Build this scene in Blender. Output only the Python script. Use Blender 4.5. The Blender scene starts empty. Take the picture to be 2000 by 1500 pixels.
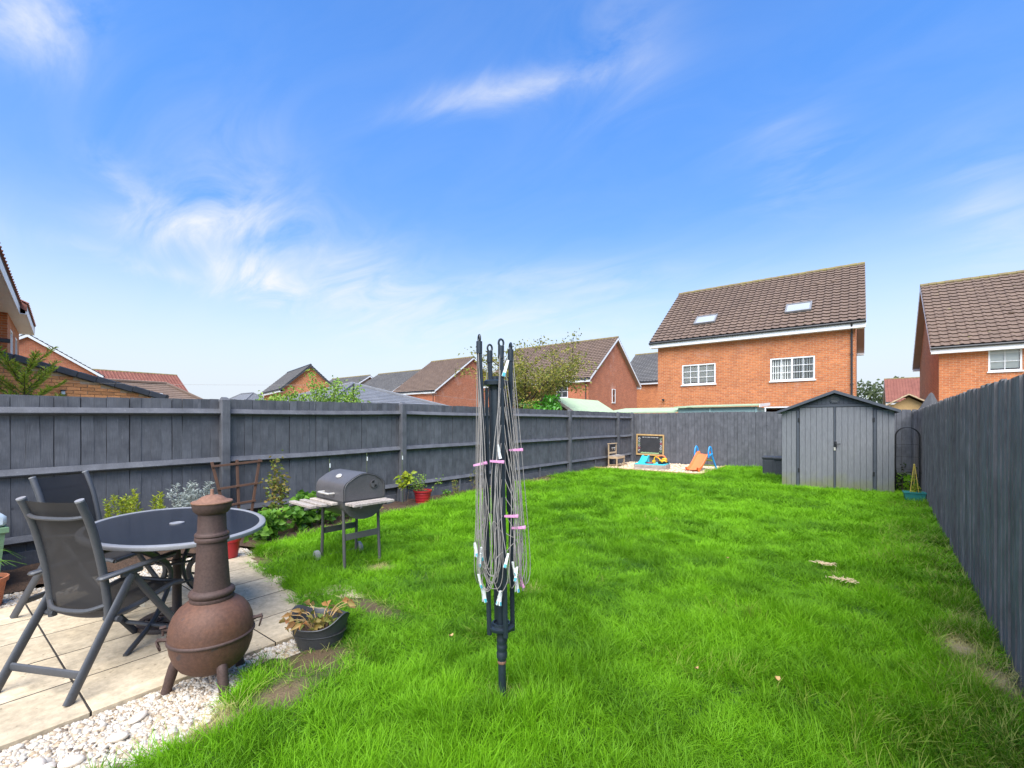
import bpy, math, random
import numpy as np
from mathutils import Vector, Matrix, Euler
random.seed(7); RNG = np.random.default_rng(7)
PI = math.pi
scene = bpy.context.scene
C = scene.collection

# ---------------------------------------------------------------- camera
# The world is laid out along the garden: +Y runs to the back fence, +X to the right-hand fence.
YAW = math.radians(37.38)
cam_data = bpy.data.cameras.new('camera')
cam = bpy.data.objects.new('camera', cam_data); C.objects.link(cam)
cam.location = (0, 0, 1.45); cam.rotation_euler = (PI/2, 0, YAW)
cam_data.sensor_width = 36; cam_data.lens = 16.02; cam_data.shift_y = 0.0375
cam_data.clip_start = 0.05; cam_data.clip_end = 3000
scene.camera = cam
FWD = Vector((-math.sin(YAW), math.cos(YAW), 0)); RGT = Vector((math.cos(YAW), math.sin(YAW), 0))

# ---------------------------------------------------------------- exposure
vs = scene.view_settings
vs.view_transform = 'Standard'; vs.look = 'None'; vs.exposure = 0.65; vs.gamma = 1
vs.use_curve_mapping = False

# ---------------------------------------------------------------- sky and sun
SUN_EL = math.radians(54); SUN_DIR = Vector((0.44, -.90, 0)).normalized()
world = bpy.data.worlds.new('World'); scene.world = world; world.use_nodes = True
def build_sky():
    nt = world.node_tree; N = nt.nodes; L = nt.links; N.clear()
    out = N.new('ShaderNodeOutputWorld'); bg = N.new('ShaderNodeBackground'); bg.inputs[1].default_value = 0.15
    sky = N.new('ShaderNodeTexSky'); sky.sky_type = 'NISHITA'; sky.sun_disc = False
    sky.sun_elevation = SUN_EL; sky.sun_rotation = math.atan2(SUN_DIR.x, SUN_DIR.y)
    sky.air_density = 1.0; sky.dust_density = 0.6; sky.ozone_density = 2.5; sky.altitude = 50
    hs = N.new('ShaderNodeHueSaturation'); hs.inputs['Saturation'].default_value = 1.16; hs.inputs['Value'].default_value = 1.0
    L.new(sky.outputs[0], hs.inputs['Color'])
    tc = N.new('ShaderNodeTexCoord')
    def vmath(op, a, b=None):
        n = N.new('ShaderNodeVectorMath'); n.operation = op; L.new(a, n.inputs[0])
        if b is not None: n.inputs[1].default_value = b
        return n
    def m(op, a, b=None, clamp=False):
        n = N.new('ShaderNodeMath'); n.operation = op; n.use_clamp = clamp
        for i, q in enumerate((a, b)):
            if q is None: continue
            if isinstance(q, (int, float)): n.inputs[i].default_value = q
            else: L.new(q, n.inputs[i])
        return n.outputs[0]
    d = vmath('NORMALIZE', tc.outputs['Generated']).outputs[0]
    # clearer, deeper air overhead and a pale layer low down, the same all the way round
    sz = N.new('ShaderNodeSeparateXYZ'); L.new(d, sz.inputs[0]); elev = sz.outputs[2]
    deep = N.new('ShaderNodeMapRange'); deep.inputs[1].default_value = .28; deep.inputs[2].default_value = .62; deep.interpolation_type = 'SMOOTHSTEP'; L.new(elev, deep.inputs[0])
    dm = N.new('ShaderNodeMix'); dm.data_type = 'RGBA'; dm.inputs[6].default_value = (1.0,1.03,1.12,1); dm.inputs[7].default_value = (.88,1.19,1.50,1); L.new(deep.outputs[0], dm.inputs[0])
    mu = N.new('ShaderNodeMix'); mu.data_type = 'RGBA'; mu.blend_type = 'MULTIPLY'; mu.inputs[0].default_value = 1; L.new(hs.outputs[0], mu.inputs[6]); L.new(dm.outputs[2], mu.inputs[7])
    low = N.new('ShaderNodeMapRange'); low.inputs[1].default_value = .40; low.inputs[2].default_value = .03; low.interpolation_type = 'SMOOTHSTEP'; L.new(elev, low.inputs[0])
    pale = N.new('ShaderNodeMix'); pale.data_type = 'RGBA'; pale.inputs[7].default_value = (3.45,3.8,4.2,1); L.new(low.outputs[0], pale.inputs[0]); L.new(mu.outputs[2], pale.inputs[6])
    # cirrus: one windblown noise on a high flat layer, thickened along a few streaks of the sky
    inv = m('DIVIDE', 1.0, m('ADD', m('MAXIMUM', elev, 0.0), .22))
    pl = N.new('ShaderNodeVectorMath'); pl.operation = 'SCALE'; L.new(d, pl.inputs[0]); L.new(inv, pl.inputs['Scale'])
    rot = N.new('ShaderNodeMapping'); rot.inputs['Rotation'].default_value = (0, 0, math.radians(-58)); rot.inputs['Scale'].default_value = (1.0, 2.3, .2); L.new(pl.outputs[0], rot.inputs[0])
    nz = N.new('ShaderNodeTexNoise'); nz.inputs['Scale'].default_value = 2.1; nz.inputs['Detail'].default_value = 7; nz.inputs['Roughness'].default_value = .61; nz.inputs['Distortion'].default_value = .9; L.new(rot.outputs[0], nz.inputs['Vector'])
    wc = vmath('SUBTRACT', nz.outputs['Color'], (.5, .5, .5)).outputs[0]
    ws = vmath('SCALE', wc); ws.inputs['Scale'].default_value = 0.085
    dw = N.new('ShaderNodeVectorMath'); dw.operation = 'ADD'; L.new(d, dw.inputs[0]); L.new(ws.outputs[0], dw.inputs[1]); dw = dw.outputs[0]
    def direction(px, py):
        return (FWD + RGT*((px-1000)/890) + Vector((0, 0, 1))*((825-py)/890)).normalized()
    # streaks run from one bearing and height to another: half width, weight
    streaks = [((850,205),(1180,140),.022,.75), ((1120,130),(1320,30),.075,.38), ((430,515),(570,575),.034,1.5), ((520,490),(900,640),.085,.62), ((230,440),(540,425),.036,.75), ((330,260),(560,420),.11,.28),
               ((1480,280),(1640,350),.06,.30), ((1890,320),(2010,480),.05,.40), ((-40,50),(140,-10),.045,.9), ((840,610),(1250,650),.05,.40), ((1000,550),(1400,545),.035,.38), ((90,470),(420,560),.014,.4), ((190,280),(300,390),.02,.35)]
    total = None
    for (p, q, hw, op) in streaks:
        a = direction(*p); b = direction(*q); c = ((a+b)*.5).normalized()
        u = (b-a); ln = u.length/2; u.normalize(); v = c.cross(u).normalized()
        du = m('SUBTRACT', vmath('DOT_PRODUCT', dw, tuple(u)).outputs['Value'], u.dot(c)); dv = vmath('DOT_PRODUCT', dw, tuple(v)).outputs['Value']
        du = m('MULTIPLY', du, 1/(ln*1.1)); dv = m('MULTIPLY', dv, 1/hw)
        g = m('EXPONENT', m('MULTIPLY', m('ADD', m('MULTIPLY', du, du), m('MULTIPLY', dv, dv)), -1.0))
        g = m('MULTIPLY', m('MULTIPLY', g, op), m('GREATER_THAN', vmath('DOT_PRODUCT', d, tuple(c)).outputs['Value'], 0.0))
        total = g if total is None else m('ADD', total, g)
    fl = m('MULTIPLY', m('SUBTRACT', nz.outputs['Fac'], .33), 3.0, True)
    total = m('MULTIPLY', m('ADD', total, .05), fl, True)
    mix = N.new('ShaderNodeMix'); mix.data_type = 'RGBA'
    L.new(m('MULTIPLY', total, .92), mix.inputs[0]); L.new(pale.outputs[2], mix.inputs[6]); mix.inputs[7].default_value = (4.0, 4.12, 4.25, 1)
    L.new(mix.outputs[2], bg.inputs[0]); L.new(bg.outputs[0], out.inputs[0])
build_sky()
world.cycles.sampling_method = 'MANUAL'; world.cycles.sample_map_resolution = 256
scene.cycles.max_bounces = 7; scene.cycles.diffuse_bounces = 3; scene.cycles.glossy_bounces = 3; scene.cycles.transmission_bounces = 4; scene.cycles.transparent_max_bounces = 8
sd = bpy.data.lights.new('sun', 'SUN'); sd.energy = 5.0; sd.angle = math.radians(62); sd.color = (1, .95, .87)
sun = bpy.data.objects.new('sun', sd); C.objects.link(sun)
sv = Vector((SUN_DIR.x*math.cos(SUN_EL), SUN_DIR.y*math.cos(SUN_EL), math.sin(SUN_EL)))
sun.rotation_euler = sv.to_track_quat('Z', 'Y').to_euler(); sun.location = (8, -8, 14)

# ---------------------------------------------------------------- materials
def new_mat(name):
    m = bpy.data.materials.new(name); m.use_nodes = True
    nt = m.node_tree; b = nt.nodes['Principled BSDF']; return m, nt, b
def nd(nt, t, **kw):
    n = nt.nodes.new(t)
    for k, v in kw.items(): setattr(n, k, v)
    return n
def mth(nt, op, a, b=None, clamp=False):
    n = nt.nodes.new('ShaderNodeMath'); n.operation = op; n.use_clamp = clamp
    for i, q in enumerate((a, b)):
        if q is None: continue
        if isinstance(q, (int, float)): n.inputs[i].default_value = q
        else: nt.links.new(q, n.inputs[i])
    return n.outputs[0]
def mixc(nt, f, a, b, blend='MIX'):
    n = nt.nodes.new('ShaderNodeMix'); n.data_type = 'RGBA'; n.blend_type = blend
    for i, q in ((0, f), (6, a), (7, b)):
        if isinstance(q, (int, float)): n.inputs[i].default_value = q
        elif isinstance(q, tuple): n.inputs[i].default_value = (*q[:3], 1)
        else: nt.links.new(q, n.inputs[i])
    return n.outputs[2]
def noise(nt, vec, scale, detail=4, rough=.55, w=None):
    n = nt.nodes.new('ShaderNodeTexNoise'); n.inputs['Scale'].default_value = scale; n.inputs['Detail'].default_value = detail; n.inputs['Roughness'].default_value = rough
    if w is not None: n.noise_dimensions = '4D'; nt.links.new(w, n.inputs['W'])
    nt.links.new(vec, n.inputs['Vector']); return n.outputs['Fac']
def ramp(nt, f, lo, hi):
    n = nt.nodes.new('ShaderNodeMapRange'); n.inputs[1].default_value = lo; n.inputs[2].default_value = hi; n.clamp = True
    nt.links.new(f, n.inputs[0]); return n.outputs[0]
def M(name, c1, c2=None, scale=8, rough=.6, bump=.0, metal=0, stretch=(1,1,1), rand=.0, fine=0, bscale=None, spec=.5, speck=None, coat=0):
    """general surface: two-tone noise, per-object brightness variation, bump"""
    m, nt, b = new_mat(name)
    tc = nd(nt, 'ShaderNodeTexCoord'); oi = nd(nt, 'ShaderNodeObjectInfo')
    mp = nd(nt, 'ShaderNodeMapping'); mp.inputs['Scale'].default_value = stretch
    nt.links.new(tc.outputs['Object'], mp.inputs[0]); vec = mp.outputs[0]
    w = mth(nt, 'MULTIPLY', oi.outputs['Random'], 50.0)
    c2 = c2 or tuple(q*.75 for q in c1)
    n1 = noise(nt, vec, scale, 5, .6, w)
    col = mixc(nt, ramp(nt, n1, .3, .7), c1, c2)
    if fine:
        n2 = noise(nt, vec, scale*9, 3, .6, w)
        col = mixc(nt, fine, col, mixc(nt, ramp(nt, n2, .3, .7), (.25,.25,.25), (1.5,1.5,1.5)), 'MULTIPLY')
    if speck:
        n3 = noise(nt, vec, speck[0], 2, .5, w)
        col = mixc(nt, ramp(nt, n3, speck[1], speck[1]+.05), col, speck[2])
    if rand:
        f = mth(nt, 'ADD', mth(nt, 'MULTIPLY', oi.outputs['Random'], 2*rand), 1-rand)
        cc = nd(nt, 'ShaderNodeCombineColor')
        for i in range(3): nt.links.new(f, cc.inputs[i])
        col = mixc(nt, 1.0, col, cc.outputs[0], 'MULTIPLY')
    nt.links.new(col, b.inputs['Base Color'])
    b.inputs['Roughness'].default_value = rough; b.inputs['Metallic'].default_value = metal
    b.inputs['Specular IOR Level'].default_value = spec; b.inputs['Coat Weight'].default_value = coat
    if bump:
        bp = nd(nt, 'ShaderNodeBump'); bp.inputs['Strength'].default_value = 1; bp.inputs['Distance'].default_value = bump
        nb = noise(nt, vec, bscale or scale*3, 5, .6, w); nt.links.new(nb, bp.inputs['Height']); nt.links.new(bp.outputs[0], b.inputs['Normal'])
    return m
def fence_paint(name, c1, c2, worn, rand=.16):
    """painted rough-sawn timber: long grain, knots, scuffs down to bare fibre"""
    m, nt, b = new_mat(name)
    tc = nd(nt, 'ShaderNodeTexCoord'); oi = nd(nt, 'ShaderNodeObjectInfo')
    w = mth(nt, 'MULTIPLY', oi.outputs['Random'], 90.0)
    mp = nd(nt, 'ShaderNodeMapping'); mp.inputs['Scale'].default_value = (1, 1, .06); nt.links.new(tc.outputs['Object'], mp.inputs[0])
    grain = noise(nt, mp.outputs[0], 130, 4, .6, w)
    patch = noise(nt, tc.outputs['Object'], 5, 4, .6, w)
    col = mixc(nt, ramp(nt, patch, .32, .68), tuple(q*.86 for q in c1), tuple(q*1.1 for q in c2))
    col = mixc(nt, .42, col, mixc(nt, ramp(nt, grain, .3, .7), (.6,.6,.62), (1.4,1.4,1.38)), 'MULTIPLY')
    mp2 = nd(nt, 'ShaderNodeMapping'); mp2.inputs['Scale'].default_value = (1, 1, .25); nt.links.new(tc.outputs['Object'], mp2.inputs[0])
    sc = noise(nt, mp2.outputs[0], 26, 3, .7, w)
    col = mixc(nt, mth(nt, 'MULTIPLY', ramp(nt, sc, .63, .74), .55), col, worn)
    vo = nd(nt, 'ShaderNodeTexVoronoi'); vo.voronoi_dimensions = '4D'; vo.inputs['Scale'].default_value = 4.5; nt.links.new(tc.outputs['Object'], vo.inputs['Vector']); nt.links.new(w, vo.inputs['W'])
    knot = ramp(nt, vo.outputs['Distance'], .10, .05)
    col = mixc(nt, mth(nt, 'MULTIPLY', knot, .6), col, (.02,.02,.024))
    f = mth(nt, 'ADD', mth(nt, 'MULTIPLY', oi.outputs['Random'], 2*rand), 1-rand)
    cc = nd(nt, 'ShaderNodeCombineColor')
    for i in range(3): nt.links.new(f, cc.inputs[i])
    col = mixc(nt, 1.0, col, cc.outputs[0], 'MULTIPLY')
    nt.links.new(col, b.inputs['Base Color']); b.inputs['Roughness'].default_value = .72
    bp = nd(nt, 'ShaderNodeBump'); bp.inputs['Distance'].default_value = .003
    h = mth(nt, 'ADD', grain, mth(nt, 'MULTIPLY', knot, -.8)); nt.links.new(h, bp.inputs['Height']); nt.links.new(bp.outputs[0], b.inputs['Normal'])
    return m
def brick_mat(name, c1, c2, mortar, w=.225, h=.075):
    """brickwork for walls too far off to pick bricks apart; courses follow the wall's own axes"""
    m, nt, b = new_mat(name)
    tc = nd(nt, 'ShaderNodeTexCoord')
    sp = nd(nt, 'ShaderNodeSeparateXYZ'); nt.links.new(tc.outputs['Object'], sp.inputs[0])
    sn = nd(nt, 'ShaderNodeSeparateXYZ'); nt.links.new(tc.outputs['Normal'], sn.inputs[0])
    u = mth(nt, 'ADD', mth(nt, 'MULTIPLY', sp.outputs[0], mth(nt, 'ABSOLUTE', sn.outputs[1])), mth(nt, 'MULTIPLY', sp.outputs[1], mth(nt, 'ABSOLUTE', sn.outputs[0])))
    cv = nd(nt, 'ShaderNodeCombineXYZ'); nt.links.new(u, cv.inputs[0]); nt.links.new(sp.outputs[2], cv.inputs[1])
    br = nd(nt, 'ShaderNodeTexBrick'); br.inputs['Scale'].default_value = 1; br.inputs['Brick Width'].default_value = w; br.inputs['Row Height'].default_value = h
    br.inputs['Mortar Size'].default_value = .0065; br.inputs['Mortar Smooth'].default_value = .3; br.inputs['Bias'].default_value = -.1
    br.inputs['Color1'].default_value = (*c1, 1); br.inputs['Color2'].default_value = (*c2, 1); br.inputs['Mortar'].default_value = (*mortar, 1)
    nt.links.new(cv.outputs[0], br.inputs['Vector'])
    n1 = noise(nt, tc.outputs['Object'], 1.3, 5, .65); n2 = noise(nt, cv.outputs[0], 9, 3, .6)
    col = mixc(nt, .6, br.outputs['Color'], mixc(nt, ramp(nt, n1, .3, .7), (.78,.76,.74), (1.2,1.2,1.2)), 'MULTIPLY')
    col = mixc(nt, .5, col, mixc(nt, ramp(nt, n2, .3, .7), (.7,.66,.62), (1.25,1.25,1.25)), 'MULTIPLY')
    n3 = noise(nt, tc.outputs['Object'], .55, 4, .7)
    col = mixc(nt, mth(nt, 'MULTIPLY', ramp(nt, n3, .6, .78), .32), col, (.62,.5,.42))
    nt.links.new(col, b.inputs['Base Color']); b.inputs['Roughness'].default_value = .85
    bp = nd(nt, 'ShaderNodeBump'); bp.inputs['Distance'].default_value = .008; bp.invert = True
    nt.links.new(br.outputs['Fac'], bp.inputs['Height']); nt.links.new(bp.outputs[0], b.inputs['Normal'])
    return m
def leaf_mat(name, c1, c2, rough=.5, trans=.35, spec=.35):
    m, nt, b = new_mat(name)
    at = nd(nt, 'ShaderNodeAttribute'); at.attribute_name = 'tint'
    tc = nd(nt, 'ShaderNodeTexCoord')
    col = mixc(nt, at.outputs['Fac'], c1, c2)
    nz = noise(nt, tc.outputs['Object'], 30, 2)
    col = mixc(nt, .35, col, mixc(nt, nz, (.5,.5,.5), (1.5,1.5,1.5)), 'MULTIPLY')
    nt.links.new(col, b.inputs['Base Color']); b.inputs['Roughness'].default_value = rough; b.inputs['Specular IOR Level'].default_value = spec
    tr = nd(nt, 'ShaderNodeBsdfTranslucent'); nt.links.new(col, tr.inputs[0])
    mx = nd(nt, 'ShaderNodeMixShader'); mx.inputs[0].default_value = trans
    nt.links.new(b.outputs[0], mx.inputs[1]); nt.links.new(tr.outputs[0], mx.inputs[2])
    nt.links.new(mx.outputs[0], nt.nodes['Material Output'].inputs[0]); return m
def grass_mat():
    m, nt, b = new_mat('grass_blade')
    at = nd(nt, 'ShaderNodeAttribute'); at.attribute_name = 'tint'; at.attribute_type = 'INSTANCER'
    dr = nd(nt, 'ShaderNodeAttribute'); dr.attribute_name = 'dry'; dr.attribute_type = 'INSTANCER'
    bt = nd(nt, 'ShaderNodeAttribute'); bt.attribute_name = 'blade'
    col = mixc(nt, at.outputs['Fac'], (.026,.110,.004), (.200,.460,.012))
    col = mixc(nt, mth(nt, 'MULTIPLY', bt.outputs['Fac'], .40), col, (.225,.455,.020))
    dead = mth(nt, 'GREATER_THAN', mth(nt, 'ADD', bt.outputs['Fac'], dr.outputs['Fac']), 1.0)
    col = mixc(nt, mth(nt, 'MULTIPLY', dead, .75), col, mixc(nt, dr.outputs['Fac'], (.30,.36,.06), (.62,.48,.24)))
    nt.links.new(col, b.inputs['Base Color']); b.inputs['Roughness'].default_value = .5; b.inputs['Specular IOR Level'].default_value = .16
    tr = nd(nt, 'ShaderNodeBsdfTranslucent'); nt.links.new(col, tr.inputs[0])
    mx = nd(nt, 'ShaderNodeMixShader'); mx.inputs[0].default_value = .38
    nt.links.new(b.outputs[0], mx.inputs[1]); nt.links.new(tr.outputs[0], mx.inputs[2])
    nt.links.new(mx.outputs[0], nt.nodes['Material Output'].inputs[0]); return m
def stone_mat(name, pale, tan, dark):
    m, nt, b = new_mat(name)
    at = nd(nt, 'ShaderNodeAttribute'); at.attribute_name = 'tint'; at.attribute_type = 'INSTANCER'
    cr = nd(nt, 'ShaderNodeValToRGB'); e = cr.color_ramp.elements
    e[0].position = 0; e[0].color = (*dark, 1); e[1].position = 1; e[1].color = (*pale, 1)
    for p, c in ((.10, tan), (.38, tuple((a+b_)/2 for a, b_ in zip(pale, tan))), (.60, pale)):
        q = e.new(p); q.color = (*c, 1)
    nt.links.new(at.outputs['Fac'], cr.inputs[0])
    tc = nd(nt, 'ShaderNodeTexCoord'); nz = noise(nt, tc.outputs['Object'], 2, 3)
    col = mixc(nt, .4, cr.outputs[0], mixc(nt, nz, (.6,.58,.54), (1.3,1.3,1.3)), 'MULTIPLY')
    nt.links.new(col, b.inputs['Base Color']); b.inputs['Roughness'].default_value = .65; return m
def glass_mat(name, tint=(.9,.93,.95), base=.08):
    m, nt, b = new_mat(name); nt.nodes.remove(b)
    tr = nd(nt, 'ShaderNodeBsdfTransparent'); tr.inputs[0].default_value = (*tint, 1)
    gl = nd(nt, 'ShaderNodeBsdfGlossy'); gl.inputs['Roughness'].default_value = .02
    fr = nd(nt, 'ShaderNodeFresnel'); fr.inputs[0].default_value = 1.5
    mx = nd(nt, 'ShaderNodeMixShader'); nt.links.new(mth(nt, 'ADD', fr.outputs[0], base, True), mx.inputs[0])
    nt.links.new(tr.outputs[0], mx.inputs[1]); nt.links.new(gl.outputs[0], mx.inputs[2]); nt.links.new(mx.outputs[0], nt.nodes['Material Output'].inputs[0]); return m
def sling_mat():
    m, nt, b = new_mat('sling_mesh')
    tc = nd(nt, 'ShaderNodeTexCoord'); ck = nd(nt, 'ShaderNodeTexChecker'); ck.inputs['Scale'].default_value = 420; nt.links.new(tc.outputs['Object'], ck.inputs[0])
    nz = noise(nt, tc.outputs['Object'], 6, 4)
    col = mixc(nt, ck.outputs['Fac'], (.012,.011,.0115), (.022,.020,.020)); col = mixc(nt, ramp(nt, nz, .3, .7), col, (.024,.0215,.021))
    nt.links.new(col, b.inputs['Base Color']); b.inputs['Roughness'].default_value = .7
    tr = nd(nt, 'ShaderNodeBsdfTransparent'); mx = nd(nt, 'ShaderNodeMixShader'); mx.inputs[0].default_value = .065
    nt.links.new(b.outputs[0], mx.inputs[1]); nt.links.new(tr.outputs[0], mx.inputs[2]); nt.links.new(mx.outputs[0], nt.nodes['Material Output'].inputs[0]); return m
def ground_mat():
    """soil and thatch under the lawn"""
    m, nt, b = new_mat('lawn_soil')
    at = nd(nt, 'ShaderNodeAttribute'); at.attribute_name = 'bare'
    tc = nd(nt, 'ShaderNodeTexCoord'); n1 = noise(nt, tc.outputs['Object'], 14, 6, .7); n2 = noise(nt, tc.outputs['Object'], 90, 4, .7)
    green = mixc(nt, n1, (.02,.075,.004), (.05,.14,.008)); br = mixc(nt, n2, (.055,.032,.015), (.20,.13,.065))
    at2 = nd(nt, 'ShaderNodeAttribute'); at2.attribute_name = 'straw'
    br = mixc(nt, at2.outputs['Fac'], br, mixc(nt, n2, (.30,.22,.10), (.72,.56,.34)))
    nt.links.new(mixc(nt, at.outputs['Fac'], green, br), b.inputs['Base Color']); b.inputs['Roughness'].default_value = .95
    bp = nd(nt, 'ShaderNodeBump'); bp.inputs['Distance'].default_value = .02; nt.links.new(n2, bp.inputs['Height']); nt.links.new(bp.outputs[0], b.inputs['Normal']); return m
def shed_mat():
    """grey wood-grained resin with green algae creeping up from the wet foot"""
    m, nt, b = new_mat('shed_resin')
    g = nd(nt, 'ShaderNodeNewGeometry'); sp = nd(nt, 'ShaderNodeSeparateXYZ'); nt.links.new(g.outputs['Position'], sp.inputs[0])
    mp = nd(nt, 'ShaderNodeMapping'); mp.inputs['Scale'].default_value = (1, 1, .12); nt.links.new(g.outputs['Position'], mp.inputs[0])
    gr = noise(nt, mp.outputs[0], 70, 4, .6); nz = noise(nt, g.outputs['Position'], 3.5, 4, .6)
    col = mixc(nt, ramp(nt, gr, .3, .7), (.135,.138,.146), (.185,.188,.196))
    al = ramp(nt, mth(nt, 'ADD', sp.outputs[2], mth(nt, 'MULTIPLY', nz, -.75)), .02, -.32)
    col = mixc(nt, mth(nt, 'MULTIPLY', al, .75), col, (.16,.17,.06))
    nt.links.new(col, b.inputs['Base Color']); b.inputs['Roughness'].default_value = .6
    bp = nd(nt, 'ShaderNodeBump'); bp.inputs['Distance'].default_value = .002; nt.links.new(gr, bp.inputs['Height']); nt.links.new(bp.outputs[0], b.inputs['Normal']); return m

MT = {}
MT['fence'] = fence_paint('fence_paint', (.076,.078,.087), (.106,.108,.118), (.19,.19,.20), .09)
MT['fence_r'] = fence_paint('fence_paint_weathered', (.108,.103,.106), (.160,.154,.156), (.30,.285,.275), .2)
MT['shed'] = shed_mat()
MT['shed_trim'] = M('shed_trim', (.05,.058,.072), (.066,.074,.088), 8, .55, .001, fine=.2)
MT['slab'] = M('paving_slab', (.545,.450,.310), (.42,.335,.215), 2.6, .85, .002, rand=.13, fine=.36, bscale=60, speck=(34, .67, (.25,.195,.12)))
MT['jointing'] = M('jointing_sand', (.035,.028,.02), (.02,.017,.013), 20, .95, .003)
MT['soil'] = M('soil', (.10,.055,.03), (.045,.026,.016), 20, .95, .02, fine=.5, bscale=40)
MT['earth'] = M('earth', (.22,.21,.14), (.16,.18,.09), .4, .95)
MT['white'] = M('white_upvc', (.80,.80,.79), (.74,.74,.73), 3, .4)
MT['black_plastic'] = M('black_plastic', (.018,.019,.021), (.03,.03,.033), 9, .45)
MT['brick'] = brick_mat('brickwork', (.54,.180,.058), (.41,.120,.040), (.54,.39,.25))
MT['brick_b'] = brick_mat('brickwork_dark', (.50,.150,.062), (.39,.108,.048), (.46,.32,.23))
MT['brick_c'] = brick_mat('brickwork_buff', (.56,.40,.22), (.46,.31,.17), (.5,.42,.32))
MT['brick_one'] = M('brick_single', (.68,.31,.12), (.52,.21,.08), 7, .85, .004, rand=.28, fine=.35, bscale=50)
MT['mortar'] = M('mortar', (.62,.47,.33), (.52,.39,.27), 14, .95, .003)
MT['tile'] = M('roof_tile', (.178,.120,.085), (.128,.086,.063), 1.3, .8, .003, rand=.05, fine=.25, bscale=40, speck=(2.2, .70, (.22,.19,.07)))
MT['tile_grey'] = M('roof_tile_grey', (.125,.118,.110), (.085,.082,.080), 1.2, .8, .003, rand=.1, fine=.3, bscale=40, speck=(1.5, .72, (.20,.18,.06)))
MT['tile_red'] = M('roof_tile_red', (.33,.125,.085), (.24,.085,.06), 1.5, .8, .003, rand=.1, fine=.3, bscale=40)
MT['slate'] = M('slate', (.20,.205,.215), (.15,.155,.165), 1.6, .7, .003, fine=.3)
MT['coping'] = M('coping', (.030,.033,.042), (.045,.048,.056), 6, .6, .002, rand=.1)
MT['ridge'] = M('ridge_lichen', (.16,.115,.082), (.24,.20,.06), 3, .85, .004)
MT['glass'] = glass_mat('window_glass')
MT['skyglass'] = M('skylight_glass', (.33,.35,.38), (.38,.40,.42), 1, .08, spec=.8)
MT['blind'] = M('cream_blind', (.86,.84,.74), (.80,.78,.68), 4, .8)
MT['blind_dark'] = M('striped_blind', (.12,.11,.10), (.35,.32,.28), 12, .8, stretch=(6,1,.1))
MT['dark'] = M('dark_interior', (.02,.02,.022), None, 3, .8)
MT['rust'] = M('rusty_iron', (.108,.056,.040), (.140,.062,.034), 7, .66, .0014, metal=.25, fine=.32, bscale=190, speck=(16, .66, (.075,.050,.045)))
MT['rust2'] = M('rusty_iron_smooth', (.088,.051,.040), (.066,.041,.034), 9, .68, .0012, metal=.25, fine=.35, bscale=150, speck=(12, .68, (.20,.085,.035)))
MT['charcoal'] = M('charcoal_aluminium', (.052,.055,.061), (.064,.067,.073), 9, .45, .0004, fine=.15, bscale=200)
MT['rim'] = M('table_rim', (.27,.27,.275), (.21,.21,.215), 12, .4, fine=.15)
MT['tableglass'] = M('tinted_table_glass', (.012,.016,.026), (.018,.022,.032), 4, .16, spec=.6, fine=.2)
MT['sling'] = sling_mat()
MT['bbq'] = M('barbecue_enamel', (.078,.074,.075), (.098,.093,.093), 9, .42, .0005, fine=.2, bscale=200)
MT['chrome'] = M('steel', (.70,.66,.58), (.55,.51,.45), 20, .35, metal=.35)
MT['greywood'] = M('bleached_wood', (.46,.40,.34), (.30,.25,.21), 10, .8, .002, stretch=(1,1,1), rand=.15, fine=.5)
MT['wheel'] = M('grey_plastic', (.22,.23,.23), (.15,.16,.16), 20, .7, fine=.4)
MT['pole'] = M('dryer_coating', (.012,.020,.028), (.02,.03,.04), 10, .42, fine=.2)
MT['cord'] = M('dryer_cord', (.34,.315,.285), (.25,.23,.21), 30, .7)
MT['peg_white'] = M('peg_white', (.72,.74,.70), (.6,.62,.6), 30, .5)
MT['peg_teal'] = M('peg_teal', (.05,.36,.42), None, 30, .5)
MT['peg_pink'] = M('peg_pink', (.56,.20,.40), (.62,.33,.50), 30, .5)
MT['tub'] = M('dark_rubber_tub', (.035,.037,.041), (.05,.052,.056), 12, .55, .0006, fine=.3)
MT['terracotta'] = M('terracotta', (.52,.17,.07), (.42,.15,.075), 8, .8, .001, fine=.3)
MT['redpot'] = M('red_plastic', (.38,.018,.022), (.30,.014,.02), 8, .4)
MT['teal'] = M('teal_plastic', (.03,.22,.20), (.04,.26,.24), 8, .5)
MT['green_tub'] = M('sage_plastic', (.16,.27,.15), (.13,.23,.13), 8, .5, fine=.15)
MT['lid'] = M('cloudy_lid', (.52,.60,.64), (.44,.52,.57), 5, .35)
MT['brownwood'] = M('brown_stained_wood', (.13,.062,.035), (.085,.042,.025), 14, .75, .001, fine=.3)
MT['playwood'] = M('pale_play_wood', (.55,.40,.24), (.42,.30,.18), 12, .75, .001, fine=.4, rand=.1)
MT['tanwood'] = M('tan_timber', (.52,.34,.14), (.42,.26,.10), 10, .7, .001, fine=.3, rand=.1)
MT['turquoise'] = M('turquoise_plastic', (.05,.50,.56), (.04,.44,.50), 8, .4)
MT['blue'] = M('blue_plastic', (.03,.30,.66), (.025,.26,.6), 8, .4)
MT['orange'] = M('orange_plastic', (.85,.20,.06), (.78,.18,.055), 8, .45)
MT['yellow'] = M('yellow_plastic', (.80,.46,.02), (.72,.40,.02), 8, .4)
MT['lime'] = M('lime_plastic', (.38,.55,.08), None, 8, .4)
MT['board'] = M('chalkboard_black', (.02,.021,.024), (.035,.036,.04), 6, .6)
MT['chalk'] = M('chalk_white', (.75,.75,.73), None, 8, .9)
MT['chalk_g'] = M('chalk_green', (.30,.48,.22), (.4,.55,.3), 30, .9)
MT['chalk_r'] = M('chalk_red', (.6,.16,.2), None, 30, .9)
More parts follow.
